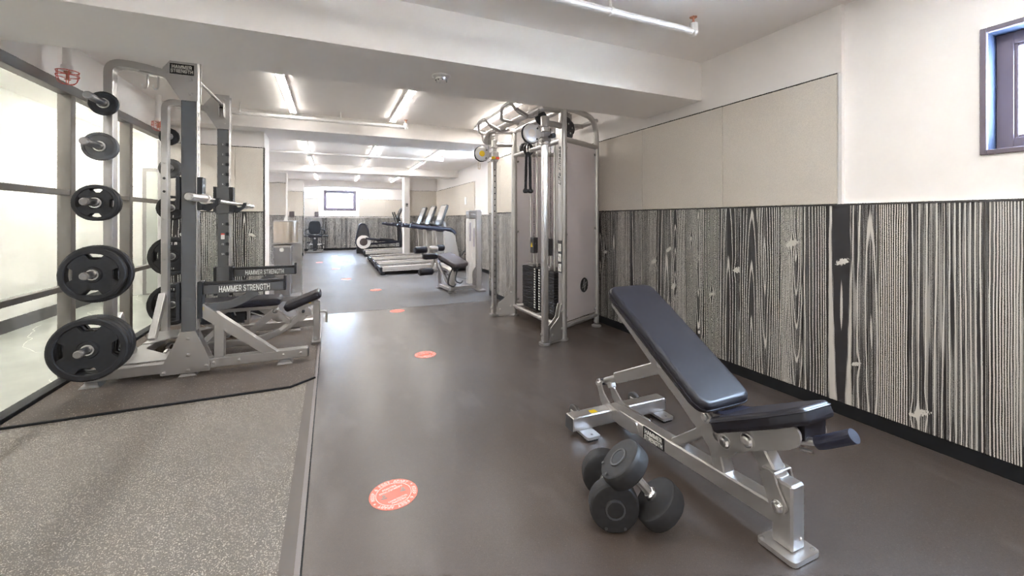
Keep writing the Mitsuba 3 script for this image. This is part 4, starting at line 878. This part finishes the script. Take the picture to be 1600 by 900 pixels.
# ---------------------------------------------------------------- elliptical, seated bike
def elliptical():
    k = thing('elliptical_trainer', 'black elliptical trainer with a white ring on its drive wheel, near the end wall', 'elliptical trainer')
    Y0 = 14.75; x0 = .74
    hood = rnd([(x0 + .06, .16), (x0 + .40, .16), (x0 + .46, .42), (x0 + .40, .80), (x0 + .30, 1.0), (x0 + .12, 1.0), (x0 + .03, .70), (x0 - .02, .35)], .06)
    add('drive_hood', extr(hood, 'y', Y0, .30), 'blue_black', k)
    add('hood_panel', extr(hood.buffer(-.05), 'y', Y0 - .153, .008), 'dark_gray', k)
    add('wheel_ring', lathe([(.125, -.01), (.225, -.01), (.225, .012), (.125, .012), (.125, -.01)], (x0 + .24, Y0 - .175, .38), (0, -1, 0), 44), 'white_paint', k, smooth=35)
    add('wheel_disc', lathe([(0, 0), (.125, 0), (.125, .016), (0, .016)], (x0 + .24, Y0 - .175, .38), (0, -1, 0), 40), 'vinyl_brown', k)
    add('pedal_arm', beam((x0 + .30, Y0 - .21, .50), (x0 + 1.40, Y0 - .21, .36), .05, .07, .012), 'blue_black', k)
    add('pedal_arm', beam((x0 + .30, Y0 + .21, .28), (x0 + 1.40, Y0 + .21, .34), .05, .07, .012), 'blue_black', k)
    add('foot_tray', pad(rrect(.46, .16, .05), .06, .02, mat4((1, 0, -.1), (0, 1, 0), (.1, 0, 1), (x0 + .98, Y0 - .21, .46))), 'black_paint', k, smooth=40)
    add('foot_tray', pad(rrect(.46, .16, .05), .06, .02, mat4((1, 0, 0), (0, 1, 0), (0, 0, 1), (x0 + .92, Y0 + .21, .40))), 'black_paint', k, smooth=40)
    add('base_rail', box((x0 + .1, Y0 - .05, .03), (x0 + 1.75, Y0 + .05, .12), .012), 'black_paint', k)
    for x in (x0 + .14, x0 + 1.62): add('stabiliser', box((x, Y0 - .30, .0), (x + .10, Y0 + .30, .05), .012), 'black_paint', k)
    add('drive_foot', box((x0 + .02, Y0 - .16, .0), (x0 + .44, Y0 + .16, .17), .012), 'black_paint', k)
    add('mast', beam((x0 + 1.50, Y0, .10), (x0 + 1.38, Y0, 1.22), .10, .12, .02, up=(1, 0, 0)), 'black_paint', k)
    for s in (-1, 1): add('swing_handle', tube([(x0 + 1.42, Y0 + .24 * s, .36), (x0 + 1.40, Y0 + .26 * s, .85), (x0 + 1.30, Y0 + .26 * s, 1.15), (x0 + 1.22, Y0 + .22 * s, 1.38)], .022, 12, .1), 'black_paint', k, smooth=40)
    u = np.array((.35, 0, .8)); u /= np.linalg.norm(u)
    co = add('console', pad(rrect(.44, .42, .06), .05, .018, mat4((0, 1, 0), u, np.cross((0, 1, 0), u), (x0 + 1.42, Y0, 1.34))), 'dark_gray', k, smooth=40)
    add('screen', pad(rrect(.34, .24, .02), .006, .002, mat4((0, 1, 0), u, np.cross((0, 1, 0), u), np.array((x0 + 1.42, Y0, 1.36)) + np.array((-.9, 0, .38)) * .028)), 'screen', co)
elliptical()
def seated_bike():
    k = thing('exercise_bike', 'black recumbent exercise bike seen from behind against the end wall', 'exercise bike')
    X, Y = -.52, 15.55
    add('backrest', pad(rnd([(-.17, -.20), (.17, -.20), (.20, 0), (.15, .25), (-.15, .25), (-.20, 0)], .09, 4).convex_hull, .09, .03, mat4((1, 0, 0), (0, .15, .99), (0, -.99, .15), (X, Y, .83))), 'foam', k, smooth=40)
    add('seat', pad(rrect(.42, .40, .12), .10, .04, mat4((1, 0, 0), (0, 1, 0), (0, 0, 1), (X, Y + .18, .56))), 'vinyl', k, smooth=40)
    for s in (-1, 1): 
        add('arm_handle', tube([(X + .14 * s, Y - .02, .62), (X + .30 * s, Y - .03, .64), (X + .31 * s, Y + .05, .76), (X + .20 * s, Y + .02, .80)], .02, 10, .05), 'black_paint', k, smooth=40)
        add('side_tray', box((X + s * .24, Y + .0, .53), (X + s * .42, Y + .30, .585), .02), 'black_paint', k)
    add('seat_post', box((X - .07, Y + .02, .10), (X + .07, Y + .16, .52), .02), 'black_paint', k)
    add('post_trim', box((X - .03, Y + .0, .46), (X + .03, Y + .03, .68), .006), 'silver', k)
    for y in (-.02, .72): add('stabiliser', box((X - .25, Y + y, .0), (X + .25, Y + y + .09, .06), .015), 'silver_dark', k)
    add('main_rail', box((X - .05, Y + .0, .05), (X + .05, Y + .80, .14), .012), 'black_paint', k)
    for s, h in ((-1, .30), (1, .20)): add('pedal', box((X + s * .22 - .06, Y + .50, h), (X + s * .22 + .06, Y + .62, h + .04), .008), 'black_paint', k); add('crank', beam((X + s * .15, Y + .56, .25), (X + s * .15, Y + .56, h + .02), .03, .02, .004) if abs(h + .02 - .25) > .01 else box((X + s * .15 - .015, Y + .5, .23), (X + s * .15 + .015, Y + .6, .27)), 'steel', k)
    add('crank_axle', rod((X - .20, Y + .56, .25), (X + .20, Y + .56, .25), .02, 12), 'steel', k)
seated_bike()

# ---------------------------------------------------------------- wipes stand, fountain, signs
def wipes():
    k = thing('wipes_stand', 'brushed metal wipes dispenser above a grey waste bin, behind the left cross wall', 'wipes dispenser')
    X, Y = -.602, 6.75
    add('canister', lathe([(0, 0), (.15, 0), (.155, .006), (.155, .296), (.15, .302), (.06, .306), (0, .306)], (X, Y, .810), (0, 0, 1), 48), 'brushed_brass', k, smooth=30)
    add('lid_ring', lathe([(.13, 0), (.156, 0), (.156, .012), (.13, .014), (.13, 0)], (X, Y, 1.112), (0, 0, 1), 48), 'steel', k, smooth=30)
    add('wipe', hull([(X - .03, Y - .01, 1.115), (X + .03, Y, 1.115), (X + .01, Y + .02, 1.12), (X - .005, Y, 1.20), (X + .015, Y + .005, 1.17)]), 'white_print', k)
    add('shelf', box((X - .16, Y - .15, .795), (X + .16, Y + .17, .812), .003), 'silver', k)
    add('back_plate', box((X - .14, Y + .155, .02), (X + .20, Y + .172, 1.0), .003), 'steel', k)
    add('bin', box((X - .135, Y - .14, .06), (X + .07, Y + .15, .775), .008), 'silver_dark', k)
    add('bin_rim', box((X - .14, Y - .145, .745), (X + .075, Y + .15, .78), .006), 'steel', k)
    add('bin_label', lathe([(0, 0), (.028, 0), (.028, .002), (0, .002)], (X - .04, Y - .14, .715), (0, -1, 0), 20), 'corridor_paint', k)
    add('stand_base', box((X - .18, Y - .18, 0), (X + .20, Y + .19, .06), .006), 'silver_dark', k)
wipes()
def fountain():
    k = thing('drinking_fountain', 'beige wall-hung drinking fountain on the dark panelling of the far alcove', 'drinking fountain')
    add('basin', hull([(-1.22, 14.48, .66), (-.98, 14.48, .66), (-1.22, 14.15, .66), (-.98, 14.15, .66), (-1.22, 14.48, .72), (-.98, 14.48, .72), (-1.24, 14.12, .72), (-.96, 14.12, .72)]), 'brushed_brass', k)
    add('cabinet', box((-1.22, 14.20, .26), (-.99, 14.48, .66), .012), 'vinyl_brown', k)
    add('splash_back', box((-1.14, 14.45, .72), (-.97, 14.483, 1.10), .006), 'brushed_brass', k)
    add('spout', tube([(-1.06, 14.40, .72), (-1.06, 14.40, .80), (-1.06, 14.32, .79)], .014, 10, .02), 'chrome', k)
fountain()
tag(add('wall_notice', box((-.555, 16.44, 1.22), (-.43, 16.468, 1.405), .003), 'vinyl_brown'), 'small framed notice on the end wall above the exercise bike', 'notice')
tag(add('wall_notice', box((-1.20, 14.46, 1.20), (-1.06, 14.469, 1.38), .002), 'vinyl_brown'), 'small brown notice on the alcove panel above the drinking fountain', 'notice')
tag(add('dark_wall_board', box((-.70, 16.46, .86), (-.32, 16.488, 1.19), .004), 'silver_dark'), 'grey board on the end wall right behind the exercise bike', 'wall board')
k = thing('wall_switch', 'white switch plate on the beige panel beside the leg machine tower', 'switch'); add('plate', box((2.968, 9.54, 1.50), (2.9795, 9.68, 1.68), .003), 'white_print', k); add('rocker', box((2.964, 9.58, 1.55), (2.969, 9.64, 1.63), .002), 'white_paint', k)
k = thing('thermostat', 'small white thermostat on the white column by the treadmills', 'thermostat'); add('case', box((2.03, 12.56, 1.52), (2.10, 12.579, 1.62), .004), 'silver_dark', k); add('display', box((2.045, 12.556, 1.57), (2.085, 12.561, 1.60)), 'screen', k)
k = thing('smoke_detector', 'round white smoke detector on the underside of the near beam', 'smoke detector')
add('base', lathe([(0, 0), (.062, 0), (.062, .008), (.050, .016), (0, .016)], (.672, 2.715, 2.105), (0, 0, -1), 36), 'white_paint', k, smooth=30)
add('grille', lathe([(.020, .016), (.044, .016), (.040, .030), (.018, .030)], (.672, 2.715, 2.105), (0, 0, -1), 36), 'silver', k, smooth=30); add('cap', lathe([(0, .014), (.034, .028), (.034, .034), (.026, .040), (0, .040)], (.672, 2.715, 2.105), (0, 0, -1), 32), 'white_paint', k, smooth=30)
for a in range(8): add('vane', box((.672 + .036 * math.cos(a * .785) - .003, 2.715 + .036 * math.sin(a * .785) - .003, 2.068), (.672 + .036 * math.cos(a * .785) + .003, 2.715 + .036 * math.sin(a * .785) + .003, 2.09)), 'dark_gray', k)
# sprinkler pipes
def pipe(y, x0, x1, z, hang, label, top, r=.021):
    k = thing('sprinkler_pipe', label, 'pipe')
    add('run', rod((x0, y, z), (x1, y, z), r, 20), 'white_paint', k, smooth=35)
    add('elbow', cat([trimesh.creation.icosphere(subdivisions=3, radius=r * 1.35).apply_translation((x1, y, z)), rod((x1, y, z), (x1, y, z + .05), r * 1.25, 18)]), 'white_paint', k, smooth=35)
    sp = add('sprinkler_head', lathe([(0, 0), (.010, 0), (.010, .012), (.006, .016), (.006, .036), (.022, .038), (.022, .041), (0, .041)], (x1, y, z + .05), (0, 0, 1), 20), 'copper', k, smooth=30)
    for h in hang:
        add('hanger_rod', rod((h, y, z), (h, y, top + .002), .006, 10), 'white_paint', k)
        add('hanger_ring', lathe([(r, -.008), (r + .006, -.008), (r + .006, .008), (r, .008), (r, -.008)], (h, y, z), (1, 0, 0), 24), 'white_paint', k, smooth=30)
pipe(1.88, -1.70, 2.04, 2.30, (-.9, .3, 1.42), 'white sprinkler pipe with an upturned copper head under the near ceiling', 2.412)
pipe(5.22, -1.45, .845, 2.285, (-.9, .10), 'white sprinkler pipe in front of the second beam', 2.40, .02)
pipe(8.0, -1.70, 2.0, 2.295, (-.42, .8, 1.8), 'white sprinkler pipe crossing the ceiling past the second beam', 2.40, .02)
def caged(y, label):
    k = thing('caged_sprinkler', label, 'sprinkler', 'caged sprinklers above the glass')
    x = -1.60
    add('drop_pipe', rod((x, y, 2.14), (x, y, 2.402), .024, 20), 'white_paint', k, smooth=35); add('reducer', rod((x, y, 2.125), (x, y, 2.165), .034, 20, ch=.005), 'white_paint', k, smooth=35)
    add('head', lathe([(0, 0), (.018, 0), (.018, .008), (.008, .012), (.008, .05), (.016, .052), (.016, .055), (0, .055)], (x, y, 2.125), (0, 0, -1), 20), 'copper', k, smooth=30)
    cg = []
    for a in range(6):
        c, s = math.cos(a * math.pi / 3), math.sin(a * math.pi / 3)
        cg.append(tube([(x + .056 * c, y + .056 * s, 2.125), (x + .056 * c, y + .056 * s, 2.07), (x + .035 * c, y + .035 * s, 2.042), (x, y, 2.040)], .0022, 6, .03))
    for h, r in ((2.124, .056), (2.095, .056)): cg.append(lathe([(r - .002, -.002), (r + .002, -.002), (r + .002, .002), (r - .002, .002), (r - .002, -.002)], (x, y, h), (0, 0, 1), 30))
    for c in cg: add('cage_wire', c, 'cage_red', k)
caged(3.68, 'sprinkler in a red wire cage above the glass wall, nearest the camera')
caged(5.25, 'sprinkler in a red wire cage above the glass, behind the rack')
